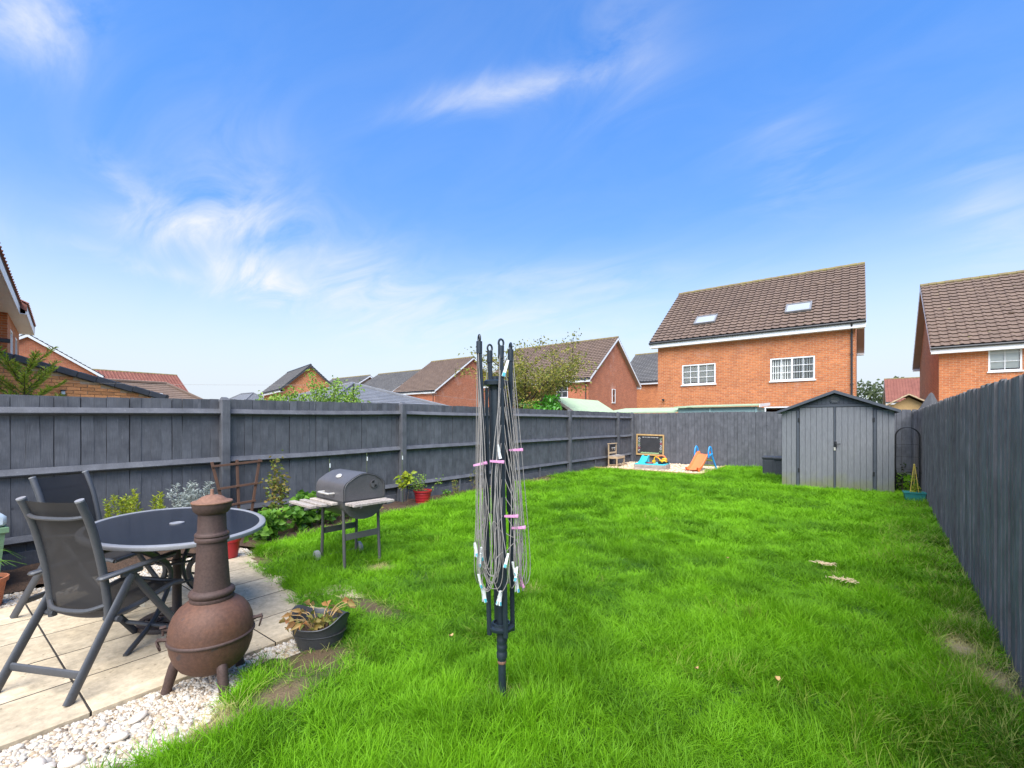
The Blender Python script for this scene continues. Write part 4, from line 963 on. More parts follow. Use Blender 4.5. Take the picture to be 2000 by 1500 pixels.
def limb_tree(label, loc, height, spread, mat, n_leaf, leaf, seed, n_limb=7, gap=.5, name='tree', lean=(0,0), trunk_r=.05, up=.9, dense=1.0, minz=.4, cat='tree'):
    """trunk with tapering limbs and twigs; leaves sit along the twigs so gaps stay open"""
    t = thing(name, label, cat, loc); r = np.random.default_rng(seed); wood = MB(); tw = []
    top = Vector((lean[0], lean[1], height*.62))
    trunk = bez([(0,0,-.05), (lean[0]*.2+.02, lean[1]*.2, height*.22), (lean[0]*.6-.02, lean[1]*.6, height*.45), tuple(top)], 5)
    wood.tube(trunk, [trunk_r*(1-.6*i/(len(trunk)-1)) for i in range(len(trunk))], 7)
    for k in range(n_limb):
        f = .30+.70*(k+.5)/n_limb; b = trunk[int(f*(len(trunk)-1))]; az = k*2.4+r.normal()*.4; ln = spread*(.75+.45*r.random())*(1.1-.35*f)
        e = b+Vector((math.cos(az)*ln, math.sin(az)*ln, (height-b.z)*up*(.45+.5*r.random())))
        mid = b.lerp(e, .5)+Vector((r.normal()*.08, r.normal()*.08, .10*ln))
        path = bez([tuple(b), tuple(mid), tuple(e)], 6); wood.tube(path, [max(.004, trunk_r*.5*(1-.85*i/(len(path)-1))) for i in range(len(path))], 6)
        tw.append(path)
        for q in range(int(5*dense)+2):
            i = int(r.integers(3, len(path))); p = path[i]; d = Vector(r.normal(size=3)); d.z = abs(d.z)*.6; d.normalize(); l2 = spread*(.25+.35*r.random())
            e2 = p+d*l2; m2 = p.lerp(e2, .5)+Vector((0,0,.12*l2)); pt = bez([tuple(p), tuple(m2), tuple(e2)], 4); wood.tube(pt, [max(.0025, .010*(1-.75*j/(len(pt)-1))) for j in range(len(pt))], 5); tw.append(pt)
    wood.build('trunk', 'bark', t, smooth=True)
    pts = np.array([tuple(p) for w in tw for p in w[len(w)//3:]]); idx = r.integers(0, len(pts), n_leaf)
    P = pts[idx]+r.normal(size=(n_leaf,3))*np.array([.10,.10,.08])*spread*gap; P = P[P[:,2] > minz]; n = len(P)
    put('crown', leaves_mesh('crown', P, rdirs(n, -.1), leaf[0]*(.6+.8*RNG.random(n)), leaf[1]*(.7+.6*RNG.random(n)), LM[mat]), t); return t
limb_tree('sparse olive and yellow leaved tree behind the fence and the rotary dryer', (-8.15, 11.3, 0), 3.75, 1.75, 'olive', 9000, (.078,.046), 3, 13, .62, trunk_r=.07, up=.85, dense=1.6, minz=1.2)
limb_tree('dark green shrub beside the brown shed over the left fence', (-8.6, 12.6, 0), 2.95, .75, 'deep', 5200, (.09,.055), 5, 9, .9, name='shrub', trunk_r=.04, minz=1.0, cat='shrub')
limb_tree('bright green glossy laurel showing over the fence right of the dryer', (-7.40, 11.05, 0), 2.45, .55, 'laurel', 2600, (.14,.06), 9, 9, .75, name='laurel_bush', trunk_r=.03, minz=.9, cat='shrub')
# young apple tree: upright whippy shoots
def apple():
    t = thing('apple_tree', 'young light green apple tree with upright shoots over the left fence', 'tree', (-8.35, 4.75, 0)); wood = MB(); P = []; r = np.random.default_rng(21)
    wood.tube([(0,0,-.05),(.02,.1,.6),(0,.15,1.2)], [.035,.03,.025], 7)
    for k in range(23):
        a = (k-11)/11; y = .15+a*1.22+r.normal()*.06; x = r.normal()*.30; top = 2.02+.22*r.random()-.5*abs(a)**1.6+.1*r.normal()
        path = bez([(0,.15,.9+.2*r.random()), (x*.6, .15+(y-.15)*.62, 1.45), (x, y, top)], 7); wood.tube(path, [.016*(1-.8*i/(len(path)-1)) for i in range(len(path))], 5)
        for p in path[5:]:
            for _ in range(30): P.append(tuple(p+Vector(r.normal(size=3))*.055))
    wood.build('trunk', 'bark', t, smooth=True); P = np.array(P); n = len(P)
    put('crown', leaves_mesh('crown', P, rdirs(n, .35), .060*(.6+.7*RNG.random(n)), .036*(.7+.6*RNG.random(n)), LM['fresh']), t)
apple()
def conifer():
    t = thing('conifer', 'spiky yellow-green conifer at the left edge above the fence', 'tree', (-11.6, 1.15, 0)); wood = MB().tube([(0,0,-.05),(0,0,2.35)], [.05,.01], 7); P = []; D = []; r = np.random.default_rng(2)
    for k in range(46):
        z = .5+1.85*k/46; a = k*2.4; ln = .62*(1-.60*(k/46))+.10; e = Vector((math.cos(a)*ln, math.sin(a)*ln, z+.20+.25*k/46)); wood.tube([(0,0,z), tuple(e)], [.012,.004], 5)
        for j in range(110):
            f = .15+.9*j/110; p = Vector((0,0,z)).lerp(e, f); q = Vector(r.normal(size=3)); q.z = abs(q.z)*.5; P.append(tuple(p)); D.append(tuple(q*.8+Vector((math.cos(a), math.sin(a), .6))*.8))
    wood.build('trunk', 'bark', t); P = np.array(P); D = np.array(D); n = len(P); put('crown', leaves_mesh('crown', P, D, .11*(.7+.5*RNG.random(n)), np.full(n,.018), LM['spiky'], fold=.1, droop=0), t)
conifer()
# far woods on the skyline
def far_wood(name, label, pts, h, n):
    P = []; r = np.random.default_rng(len(pts))
    for (x, y, w) in pts:
        for _ in range(n): 
            v = Vector(r.normal(size=3)); v.normalize(); q = r.random()**.4; P.append((x+v.x*w*q, y+v.y*w*q, h*.55+v.z*h*.45*q+r.normal()*.2))
    P = np.array(P); n = len(P); o = put(name, leaves_mesh(name, P, rdirs(n, .1), .9*(.6+.8*RNG.random(n)), .6*(.6+.6*RNG.random(n)), LM['wood'])); stuff(o); tag(o, label, 'trees')
far_wood('far_wood', 'hazy tree line in the gap right of the skylight house', [(-6+3.2*k, 122+3*math.sin(k), 3.2) for k in range(8)], 10.5, 420)
far_wood('far_wood', 'hazy tree line on the skyline above the left fence', [(-118+4*k, 48+3.2*k, 3.2) for k in range(9)], 8.0, 380)

def stems(t, n, h, rad, mat, r, lean=.15, thick=.006, wood='bark'):
    m = MB(); out = []
    for k in range(n):
        a = r.random()*2*PI; q = rad*math.sqrt(r.random()); b = Vector((q*math.cos(a), q*math.sin(a), 0)); hh = h*(.65+.45*r.random())
        e = b*(1.3)+Vector((r.normal()*lean*h, r.normal()*lean*h, hh)); p = bez([tuple(b-Vector((0,0,.03))), tuple(b.lerp(e,.5)+Vector((r.normal()*.02,r.normal()*.02,0))), tuple(e)], 6); m.tube(p, [thick*(1-.7*i/(len(p)-1)) for i in range(len(p))], 5); out.append(p)
    m.build('stem', wood, t, smooth=True); return out
def bushy(name, label, loc, n, h, rad, mat, per, leaf, seed, z0=.25, jit=.02, up=.4, cat='plant', lean=.12, droop=.15, wood='bark', group=None):
    t = thing(name, label, cat, loc, group=group); r = np.random.default_rng(seed); ps = stems(t, n, h, rad, mat, r, lean, wood=wood); P = []; D = []
    for p in ps:
        ln = len(p)
        for k in range(per):
            f = z0+(1-z0)*r.random(); q = p[min(ln-1, int(f*(ln-1)))].lerp(p[min(ln-1, int(f*(ln-1))+1)], r.random()); a = r.random()*2*PI; P.append(tuple(q+Vector(r.normal(size=3))*jit)); D.append((math.cos(a), math.sin(a), up+.3*r.normal()))
    P = np.array(P); D = np.array(D); n_ = len(P); put('foliage', leaves_mesh('foliage', P, D, leaf[0]*(.6+.7*RNG.random(n_)), leaf[1]*(.7+.6*RNG.random(n_)), LM[mat], droop=droop), t); return t
bushy('herb_plant', 'golden-green rosemary-like herb seen over the table against the fence', (-6.08,1.42,.03), 20, .62, .19, 'gold', 170, (.045,.012), 1, .35, .006, .9)
bushy('silver_shrub', 'silvery grey feathery shrub behind the chimney of the stove', (-6.08,1.90,.03), 26, .66, .14, 'silver', 130, (.05,.014), 2, .3, .012, .7, lean=.2)
bushy('fruit_canes', 'tall thin canes with rusty green leaves beside the brown trellis', (-6.02,2.84,.03), 4, .95, .07, 'rusty', 95, (.055,.034), 3, .38, .045, .1, lean=.07)
bushy('leafy_plant', 'broad leaved berry plant at the right end of the table', (-5.78,2.62,.03), 12, .34, .17, 'berry', 26, (.095,.075), 4, .25, .03, .25, lean=.25, wood='cane')
bushy('leafy_plant', 'broad leaved berry plant between the trellis and the barbecue shelf', (-5.86,3.12,.03), 16, .44, .20, 'berry', 26, (.105,.08), 5, .25, .03, .25, lean=.25, wood='cane')
bushy('leafy_plant', 'low berry plant under the barbecue shelf by the fence', (-5.95,3.62,.03), 12, .40, .18, 'berry', 24, (.085,.062), 6, .25, .03, .25, lean=.25, wood='cane')
bushy('ground_plant', 'small dusty green ground plant behind the barbecue legs', (-5.88,4.15,.03), 10, .20, .17, 'rusty', 26, (.05,.03), 7, .2, .02, .4)
bushy('sapling', 'thin staked sapling with a few yellow-green leaves left of the red pot', (-6.08,5.02,.03), 2, .66, .012, 'gold', 46, (.095,.065), 8, .60, .035, .1, lean=.03)
bushy('weed_plant', 'little rusty weed at the foot of the fence past the red pot', (-6.2,6.35,.02), 5, .30, .05, 'rusty', 22, (.04,.02), 10, .2, .015, .5)
bushy('weed_plant', 'tall dry weed against the fence left of the rotary dryer', (-6.28,6.95,.02), 4, .46, .03, 'rusty', 26, (.035,.018), 11, .3, .012, .5)
bushy('weed_plant', 'small leafy weed by the bed edge right of the red pot', (-6.10,5.95,.02), 5, .16, .05, 'berry', 18, (.05,.03), 12, .2, .015, .5)
# canes with white plant tags
for k, (x, y, z, lab) in enumerate([(-6.36,3.76,.80,'leftmost green cane with a white tag leaning on the fence'), (-6.37,4.42,.86,'green cane with a white tag leaning on the fence above the barbecue lid'), (-6.30,5.08,.84,'green cane with a white tag leaning on the post near the sapling')]):
    t = thing('plant_cane', lab, 'cane', (x+.06, y, 0)); T([(0,0,-.03),(-.04,.02,z*.6),(-.06,.03,z+.10)], .005, 6).build('cane', 'cane', t); B((-.045,.03,z), (.004,.018,.065), ch=.001).build('tag', 'white', t)
# washing-line post and line next door
t = thing('washing_line_post', 'thin black leaning post with a pale line beyond the left fence', 'post', (-8.55, 5.62, 0)); T([(0,-.05,-.02),(0,.03,2.27)], .02, 8).build('post', 'wire', t)
for nm, q in (('line', [(-6.8,-5.2,2.38),(-3.4,-2.6,2.26),(0,.03,2.24)]), ('line', [(0,.03,2.24),(1.0,3.6,1.98),(1.4,7.0,1.92)])): T(bez(q, 10), .0025, 5).build(nm, 'cord', t)

# ================================================================ PATIO FURNITURE
def sling_chair(label, loc, face, pw, fw):
    """folding sling chair; pw half width at the back posts, fw half width at the leg frames"""
    t = thing('garden_chair', label, 'chair', (loc[0], loc[1], .014), math.atan2(face[1], face[0])-PI/2, 'charcoal folding garden chairs')
    for s in (-1, 1):
        x = s*fw
        T([(x,-.43,.0),(x,-.27,.28),(x,-.105,.562)], .026, 10, sx=.55, up=(0,.86,-.5)).build('leg', 'charcoal', t, smooth=True)
        T([(x*.93,.31,.0),(x*.93,.11,.27),(x*.93,-.095,.566)], .022, 10, sx=.55, up=(0,.8,.6)).build('leg', 'charcoal', t, smooth=True)
        MB().box((x*.97,-.055,.598), (.05,.45,.022), (math.radians(3),0,0), ch=.009).box((x*.97,-.10,.575), (.028,.12,.03), (math.radians(3),0,0), ch=.006).build('armrest', 'charcoal', t, smooth=True)
        back = bez([(s*pw,-.195,.325),(s*pw,-.205,.45),(s*pw,-.232,.64),(s*pw,-.282,.86),(s*pw,-.34,1.02)], 5)
        T(back, .0205, 10).build('back_post', 'charcoal', t, smooth=True)
        T([(s*pw,-.34,1.018),(s*pw,-.343,1.026)], .021, 10).build('end_cap', 'rim', t, smooth=True)
        T(bez([(s*pw,-.20,.345),(s*pw,.0,.365),(s*pw,.19,.405),(s*pw,.26,.395)], 4), .015, 8).build('seat_rail', 'charcoal', t, smooth=True)
        T([(s*(pw-.02),-.198,.345),(s*(fw+.03),-.198,.345)], .017, 8).build('pivot', 'charcoal', t, smooth=True)
    T([(-fw,-.36,.115),(fw,-.36,.115)], .023, 8, sx=.5).build('stretcher', 'charcoal', t, smooth=True)
    T([(-fw*.93,.24,.10),(fw*.93,.24,.10)], .014, 8).build('stretcher', 'charcoal', t, smooth=True)
    T(bez([(-pw,-.31,.93),(-pw*.5,-.335,.92),(pw*.5,-.335,.92),(pw,-.31,.93)], 5), .011, 8).build('cross_bar', 'charcoal', t, smooth=True)
    T(bez([(-pw,-.21,.42),(-pw*.5,-.25,.395),(pw*.5,-.25,.395),(pw,-.21,.42)], 5), .012, 8).build('cross_bar', 'charcoal', t, smooth=True)
    T([(-pw,.26,.393),(pw,.26,.393)], .014, 8).build('cross_bar', 'charcoal', t, smooth=True)
    def sheet(path, name, sag):
        m = MB(); n = 9; V = []; F = []
        for p in path:
            for i in range(n): u = -1+2*i/(n-1); V.append((u*(pw-.008), p[1]+sag[0]*(1-u*u), p[2]+sag[1]*(1-u*u)))
        for j in range(len(path)-1):
            for i in range(n-1): F.append((j*n+i, j*n+i+1, (j+1)*n+i+1, (j+1)*n+i))
        m.add(V, F).build(name, 'sling', t, smooth='all')
    sheet(bez([(0,-.203,.385),(0,-.228,.62),(0,-.276,.85),(0,-.336,1.012)], 5), 'back_sling', (-.016,-.004))
    sheet(bez([(0,-.20,.352),(0,.0,.372),(0,.19,.412),(0,.263,.408)], 5), 'seat_sling', (0,-.02))
    return t
c1 = sling_chair('nearest charcoal mesh garden chair seen from behind on the patio', (-3.60,.742), (-.447,.894), .198, .245)
sling_chair('charcoal mesh garden chair on the far left of the table facing right', (-4.775,.91), (.78,.62), .215, .265)
MB().box((.06,.10,.315), (.06,.002,.07), (.2,.3,.2)).build('care_tag', 'white', c1)
def table():
    t = thing('patio_table', 'oval patio table with dark glass top and grey rim', 'table', (-3.95, 1.155, .014), math.radians(-4)); A, Bv = .76, .535; Z = .70
    seg = 72
    rimp = [(0,-.020),(-.004,-.024),(.002,-.010),(0,.0),(-.010,.006),(-.032,.007),(-.040,.003),(-.040,-.012),(-.03,-.024)]
    V = []; F = []; n = len(rimp)
    for k in range(seg):
        a = 2*PI*k/seg; ca, sa = math.cos(a), math.sin(a)
        for (dr, dz) in rimp: V.append(((A+dr)*ca, (Bv+dr)*sa, Z+dz))
    for k in range(seg):
        for i in range(n): F.append((k*n+i, ((k+1) % seg)*n+i, ((k+1) % seg)*n+(i+1) % n, k*n+(i+1) % n))
    MB().add(V, F).build('rim', 'rim', t, smooth=True)
    V = []; F = []
    hole = .03
    for (dr, z) in ((None, Z+.002), (-.038, Z+.002), (-.038, Z-.006), (None, Z-.006)):
        for k in range(seg): a = 2*PI*k/seg; V.append(((A+dr)*math.cos(a), (Bv+dr)*math.sin(a), z) if dr is not None else (hole*math.cos(a), hole*math.sin(a), z))
    for r_ in range(4):
        for k in range(seg): k2 = (k+1) % seg; F.append((r_*seg+k, r_*seg+k2, ((r_+1) % 4)*seg+k2, ((r_+1) % 4)*seg+k))
    MB().add(V, F).build('glass_top', 'tableglass', t, smooth=True)
    MB().lathe([(.045,Z+.003),(.045,Z+.008),(.03,Z+.010),(.024,Z+.006)], 24, cap=False).lathe([(.024,Z+.007),(.0001,Z+.007)], 24, cap=False).build('parasol_cap', 'rim', t, smooth=True)
    for k, a in enumerate((.62, PI-.62, PI+.62, -.62)):
        ca, sa = math.cos(a), math.sin(a)
        T(bez([(.60*ca,.56*sa,Z-.03),(.40*ca,.40*sa,.60),(.13*ca,.13*sa,.44),(.11*ca,.11*sa,.30),(.26*ca,.30*sa,.12),(.48*ca,.60*sa,.0)], 6), .021, 8, sx=.65).build('leg', 'charcoal', t, smooth=True)
    m = MB()
    for z in (.30,.44):
        q = [(.125*math.cos(k*PI/8), .125*math.sin(k*PI/8), z) for k in range(17)]; m.tube(q, .009, 6)
    m.build('brace_ring', 'charcoal', t, smooth=True)
    p = thing('parasol_base', 'dark ornate cast parasol base standing under the table', 'parasol base', (-3.95,1.155,.014), .3)
    MB().lathe([(.0,.03),(.23,.028),(.235,.018),(.235,0)], 32, cap=False).build('foot_plate', 'iron', p, smooth=True)
    m = MB()
    for k in range(6):
        a = k*PI/3
        for rr in (.055,.032): m.tube([(.145*math.cos(a)+rr*math.cos(q*PI/6), .145*math.sin(a)+rr*math.sin(q*PI/6), .036) for q in range(13)], .008, 5)
    m.build('scroll_work', 'iron', p, smooth=True)
    MB().lathe([(.06,.03),(.045,.06),(.030,.09),(.028,.40),(.033,.41),(.033,.44),(.024,.45),(.022,.688),(.0,.688)], 16, cap=False).build('tube', 'iron', p, smooth=True)
MT['iron'] = M('dark_iron', (.030,.022,.019), (.055,.036,.028), 12, .6, .001, fine=.3)
table()

# ================================================================ CHIMENEA
def chimenea():
    t = thing('chimenea', 'rusty cast iron pot-bellied stove with chimney beside the patio', 'stove', (-2.857,.999,-.004), .5)
    K = .83
    def lt(p, n, **k): return MB().lathe([(r*K, z) for r, z in p], n, **k)
    prof = [(.0,.085),(.08,.089),(.14,.104),(.185,.134),(.215,.175),(.234,.225),(.243,.283)]
    lt(prof, 56, cap=False).build('lower_bowl', 'rust', t, smooth='all')
    lt([(.243,.278),(.250,.281),(.252,.288),(.249,.295),(.241,.297)], 56, cap=False).build('seam', 'rust2', t, smooth='all')
    lt([(.243,.292),(.243,.328),(.235,.368),(.217,.408),(.188,.443),(.152,.467),(.122,.480)], 56, cap=False).build('upper_bowl', 'rust', t, smooth='all')
    lt([(.118,.474),(.126,.478),(.129,.486),(.127,.494),(.121,.497),(.124,.502),(.132,.510),(.133,.520),(.128,.530),(.116,.537),(.106,.541),(.103,.56),(.092,.70),(.086,.800)], 48, cap=False).build('chimney', 'rust2', t, smooth=True)
    lt([(.086,.798),(.098,.802),(.101,.812),(.099,.822),(.094,.826),(.100,.832),(.100,.840),(.094,.847),(.088,.850),(.084,.86),(.080,.955)], 48, cap=False).build('chimney_collar', 'rust2', t, smooth=True)
    lt([(.080,.950),(.092,.955),(.106,.970),(.113,.990),(.115,1.008),(.109,1.008),(.09,.985)], 48, cap=False).build('chimney_cup', 'rust2', t, smooth=True)
    lid = lt([(.090,1.006),(.117,1.009),(.120,1.014),(.117,1.019),(.095,1.022),(.080,1.030),(.062,1.042),(.035,1.051),(.014,1.054),(.011,1.058),(.010,1.082),(.0,1.085)], 48, cap=False).build('lid', 'rustlid', t, smooth=True)
    for k in range(3):
        a = math.radians((90,211,327)[k]); ca, sa = math.cos(a), math.sin(a)
        T(bez([(.120*ca,.120*sa,.165),(.165*ca,.165*sa,.155),(.188*ca,.188*sa,.09),(.212*ca,.212*sa,.0)], 5), [.020]*4+[.026]*4+[.026]*4+[.024]*3+[.026], 10).build('leg', 'rust2', t, smooth=True)
    def ring_handle(a, z):
        ca, sa = math.cos(a), math.sin(a); r = .232*K; m = MB().tube([(r*ca,r*sa,z),((r+.025)*ca,(r+.025)*sa,z+.004),((r+.052)*ca,(r+.052)*sa,z+.008)], [.016,.009,.013], 8)
        c = Vector(((r+.045)*ca,(r+.045)*sa,z-.022)); q = [tuple(c+Vector((-sa*.022*math.cos(k*PI/7)+ca*.008*math.sin(k*PI/7), ca*.022*math.cos(k*PI/7)+sa*.008*math.sin(k*PI/7), .026*math.sin(k*PI/7)))) for k in range(15)]
        m.tube(q, .0045, 6); m.build('ring_handle', 'rust2', t, smooth=True)
    yaw = .5
    ang_r = math.atan2(RGT.y, RGT.x)-yaw
    ring_handle(ang_r+.42, .335); ring_handle(ang_r+PI+.60, .300)
    # fire door on the far left side with its latch
    a0 = ang_r+PI+.62; m = MB(); V = []; F = []; nu, nv = 11, 7
    for i in range(nu):
        for j in range(nv):
            a = a0-.95+.85*i/(nu-1); z = .30+.115*j/(nv-1); r = .2445-.62*max(0, z-.31)**1.25*1.6+.004; r *= K; V.append((r*math.cos(a), r*math.sin(a), z))
    for i in range(nu-1):
        for j in range(nv-1): F.append((i*nv+j, (i+1)*nv+j, (i+1)*nv+j+1, i*nv+j+1))
    m.add(V, F).build('fire_door', 'rust2', t, smooth='all')
    ca, sa = math.cos(a0-.22), math.sin(a0-.22); MB().tube([(.195*ca,.195*sa,.335),(.230*ca,.230*sa,.345)], .008, 6).tube([(.224*ca,.224*sa,.352),(.224*ca,.224*sa,.31)], .006, 6).box((.224*ca,.224*sa,.356), (.03,.03,.006), (0,0,a0), ch=.002).build('latch', 'rust2', t, smooth=True)
MT['rustlid'] = M('rusty_lid', (.26,.135,.085), (.20,.10,.06), 9, .75, .001, metal=.15, fine=.35, bscale=120)
chimenea()

# ================================================================ BARBECUE
def barbecue():
    t = thing('barbecue', 'black charcoal barbecue with slatted wooden shelves standing on the grass', 'barbecue', (-4.17, 2.72, 0), math.radians(-4)); hx, hy = .275, .23
    def prof(z0, pts): return pts
    lid = [(-hy,.69),(-hy,.80),(-hy+.008,.835),(-hy+.03,.865),(-.12,.915),(-.05,.945),(.03,.952),(.12,.925),(.19,.88),(hy-.006,.835),(hy,.80),(hy,.69)]
    V = []; F = []; n = len(lid)
    for x in (-hx, hx): V += [(x, y, z) for y, z in lid]
    F = [(i, i+1, n+i+1, n+i) for i in range(n-1)]
    MB().add(V, F).build('lid', 'bbq', t, smooth=True)
    for s in (-1, 1):
        x = s*(hx-.004); MB().add([(x, y, z) for y, z in lid], [tuple(range(n))]).build('lid_end', 'bbq', t)
        li = [(y*.93, .70+(z-.69)*.93) for y, z in lid]; m = MB()
        q = [(x+s*.006, y, z) for y, z in li]; m.tube(q, .004, 5); m.build('lid_rib', 'bbq', t)
    c = Vector((hx+.002, .10, .835)); seg = 24
    v = MB().lathe([(.0,0),(.042,.0),(.042,.006),(.0,.007)], seg, cap=False).build('air_vent', 'bbq', t, loc=c, rot=(0, PI/2, 0))
    for a0 in (.55, .55+PI):
        pts = [(.008*math.cos(a0), .008*math.sin(a0))]+[(.034*math.cos(a0-.62+1.24*k/6), .034*math.sin(a0-.62+1.24*k/6)) for k in range(7)]
        MB().prism(pts, 'z', .0075, .0085).build('vent_hole', 'hole', v)
    bowl = [(-hy,.688),(-hy+.012,.62),(-.16,.545),(-.08,.505),(0,.495),(.08,.505),(.16,.545),(hy-.012,.62),(hy,.688)]; n = len(bowl); V = []
    for x in (-hx+.008, hx-.008): V += [(x, y, z) for y, z in bowl]
    F = [(i, i+1, n+i+1, n+i) for i in range(n-1)]+[tuple(range(n)), tuple(range(2*n-1, n-1, -1))]
    MB().add(V, F).build('bowl', 'bbq', t, smooth=True)
    MB().tube(bez([(-.10,-hy,.755),(-.10,-hy-.05,.757),(-.085,-hy-.062,.757),(.085,-hy-.062,.757),(.10,-hy-.05,.757),(.10,-hy,.755)], 4), .010, 8).build('handle', 'chrome', t, smooth=True)
    MB().lathe([(.0,.012),(.03,.012),(.036,.008),(.036,0)], 20, sx=1.25, sy=.75, cap=False).build('vent_plate', 'chrome', t, smooth=True, loc=(.02,-.135,.91), rot=(math.radians(38),0,0))
    sl = MB().box((0,0,0), (.46,.058,.024), ch=.003).mesh('slat', 'greywood'); sl2 = MB().box((0,0,0), (.040,.44,.024), ch=.003).mesh('slat', 'greywood')
    for k in range(3): put('slat', sl, t, (-.01+.004*k, -hy-.055-.104*k, .672), (0,0,random.uniform(-.012,.012)))
    for k in range(3): put('slat', sl2, t, (hx+.045+.062*k, -.005, .672), (0,0,random.uniform(-.012,.012)))
    for x in (-.16,.17): B((x,-hy-.15,.652), (.022,.34,.018), ch=.002).build('bracket', 'bbq', t)
    for y in (-.15,.14): B((hx+.09,y,.652), (.20,.022,.018), ch=.002).build('bracket', 'bbq', t)
    for s in (-1, 1):          # each end frame: bent tube front to back makes two legs, flat bar between
        y = s*.19; q = bez([(-.235,y*1.02,.0),(-.215,y,.35),(-.205,y,.58),(-.175,y,.615),(0,y,.618),(.175,y,.615),(.205,y,.58),(.215,y,.35),(.235,y*1.02,.0)], 5); h = len(q)//2
        T(q[:h+1], .0155, 10).build('leg', 'bbq', t, smooth=True); T(q[h:], .0155, 10).build('leg', 'bbq', t, smooth=True)
    for s in (-1, 1): B((s*.222,0,.335), (.006,.40,.062), ch=.001).build('cross_brace', 'bbq', t)
    for s in (-1, 1):
        w = MB().lathe([(.012,-.02),(.060,-.02),(.068,-.014),(.068,.014),(.060,.02),(.012,.02)], 22).build('wheel', 'wheel', t, smooth=True, loc=(-.245, s*.235, .068), rot=(PI/2,0,0)); MB().lathe([(0,-.023),(.02,-.023),(.02,.023),(0,.023)], 12, cap=False).build('hub', 'bbq', w, smooth=True)
    T([(-.245,-.25,.068),(-.245,.25,.068)], .006, 6).build('axle', 'bbq', t)
MT['hole'] = M('vent_void', (.004,.004,.004), None, 5, .9)
barbecue()

# ================================================================ ROTARY DRYER
DRY = Vector((-1.420, 1.785, 0))
def dryer():
    t = thing('rotary_dryer', 'folded rotary clothes dryer standing in the middle of the lawn', 'clothes dryer', tuple(DRY)); lean = RGT*-.022
    def at(z): return lean*z
    T([(0,0,-.05), tuple(at(.26)+Vector((0,0,.26)))], .0195, 14).build('ground_tube', 'pole', t, smooth=True)
    b = at(.26)
    MB().lathe([(.0205,.246),(.0222,.25),(.0222,.258),(.0205,.264)], 16, tuple(b), cap=False).build('rust_band', 'rustlid', t, smooth=True)
    MB().lathe([(.021,.27),(.0265,.275),(.028,.30),(.025,.305),(.025,.315),(.027,.32),(.027,.335),(.025,.34),(.025,.35),(.027,.355),(.027,.37),(.025,.375),(.026,.40),(.024,.41)], 20, tuple(b), cap=False).build('collar', 'pole', t, smooth=True)
    T([tuple(b+Vector((0,0,.26))), tuple(at(1.68)+Vector((0,0,1.68)))], [.0215,.0205], 14).build('mast', 'pole', t, smooth=True)
    T([tuple(at(.95)+Vector((0,0,.95))), tuple(at(1.66)+Vector((0,0,1.66)))], .031, 14).build('mast_sleeve', 'pole', t, smooth=True)
    MB().lathe([(.022,.418),(.060,.418),(.064,.424),(.064,.434),(.045,.438),(.045,.452),(.038,.452),(.038,.44),(.022,.44)], 28, tuple(at(.42)), cap=False).build('lower_hub', 'pole', t, smooth=True)
    MB().lathe([(.030,1.61),(.036,1.63),(.060,1.636),(.062,1.655),(.052,1.660),(.0,1.664)], 28, tuple(at(1.64)), cap=False).build('upper_hub', 'pole', t, smooth=True)
    arms = []
    for k in range(4):
        a = YAW+math.radians(22)+k*PI/2; u = Vector((math.cos(a), math.sin(a), 0)); top = 1.79+(.03 if k == 2 else 0)
        p0 = at(.43)+u*.062+Vector((0,0,.40)); p1 = at(1.1)+u*.066+Vector((0,0,1.1)); p2 = at(top)+u*(.083)+Vector((0,0,top))
        arm = T([tuple(p0), tuple(p1), tuple(p2)], .0135, 8, sx=.75).build('arm', 'pole', t, smooth=True)
        e = p2; s2 = u.cross(Vector((0,0,1)))
        cap = MB().tube([tuple(e-Vector((0,0,.03))), tuple(e+Vector((0,0,.03)))], .0150, 10)
        cap.tube([tuple(e+s2*(.0125*math.cos(q))+Vector((0,0,.044+.018*math.sin(q)))) for q in [j*2*PI/14 for j in range(15)]], .0055, 6); cap.build('eyelet', 'pole', arm, smooth=True)
        st = T([tuple(at(1.62)+u*.05+Vector((0,0,1.62))), tuple(at(1.0)+u*.052+Vector((0,0,1.0)))], .008, 6).build('strut', 'pole', arm, smooth=True)
        arms.append((p0, p1, p2, u))
    def arm_at(k, z):
        p0, p1, p2, u = arms[k % 4]; return p0.lerp(p1, (z-p0.z)/(p1.z-p0.z)) if z < p1.z else p1.lerp(p2, (z-p1.z)/(p2.z-p1.z))
    r = np.random.default_rng(77); low = []
    for k in range(4):
        for j in range(12):
            z = 1.79-.088*j; ln = 1.22-.084*j; zb = z-ln*(.93+.12*r.random()); zb = max(zb, .60+.14*r.random())
            p, q = arm_at(k, z), arm_at(k+1, z); out = (arms[k][3]+arms[(k+1) % 4][3]).normalized()
            off = out*(.012+.050*r.random()*(1-j/18)); side = (q-p).normalized()
            w1, w2 = .002+.020*r.random(), .002+.020*r.random(); mz = zb+.14+.12*r.random()
            bot = (at(zb)+out*(.070+.060*r.random())+side*(r.normal()*.018)); bot.z = zb
            pa = p+out*.012; qa = q+out*.012
            a1 = pa.lerp(bot, .55)-side*w1+off*.6; a1.z = mz+(z-mz)*.45; a2 = bot-side*(.030+.022*r.random())+off*.25; a2.z = zb+.10
            b1 = qa.lerp(bot, .55)+side*w2+off*.6; b1.z = a1.z+.05*r.normal(); b2 = bot+side*(.030+.022*r.random())+off*.25; b2.z = zb+.10
            path = bez([tuple(pa), tuple(a1), tuple(a2), tuple(bot), tuple(b2), tuple(b1), tuple(qa)], 7)
            T(path, .0019, 5, cap=False).build('line', 'cord', t, smooth='all'); low.append((bot, side, out, path))
    return low
LINES = dryer()
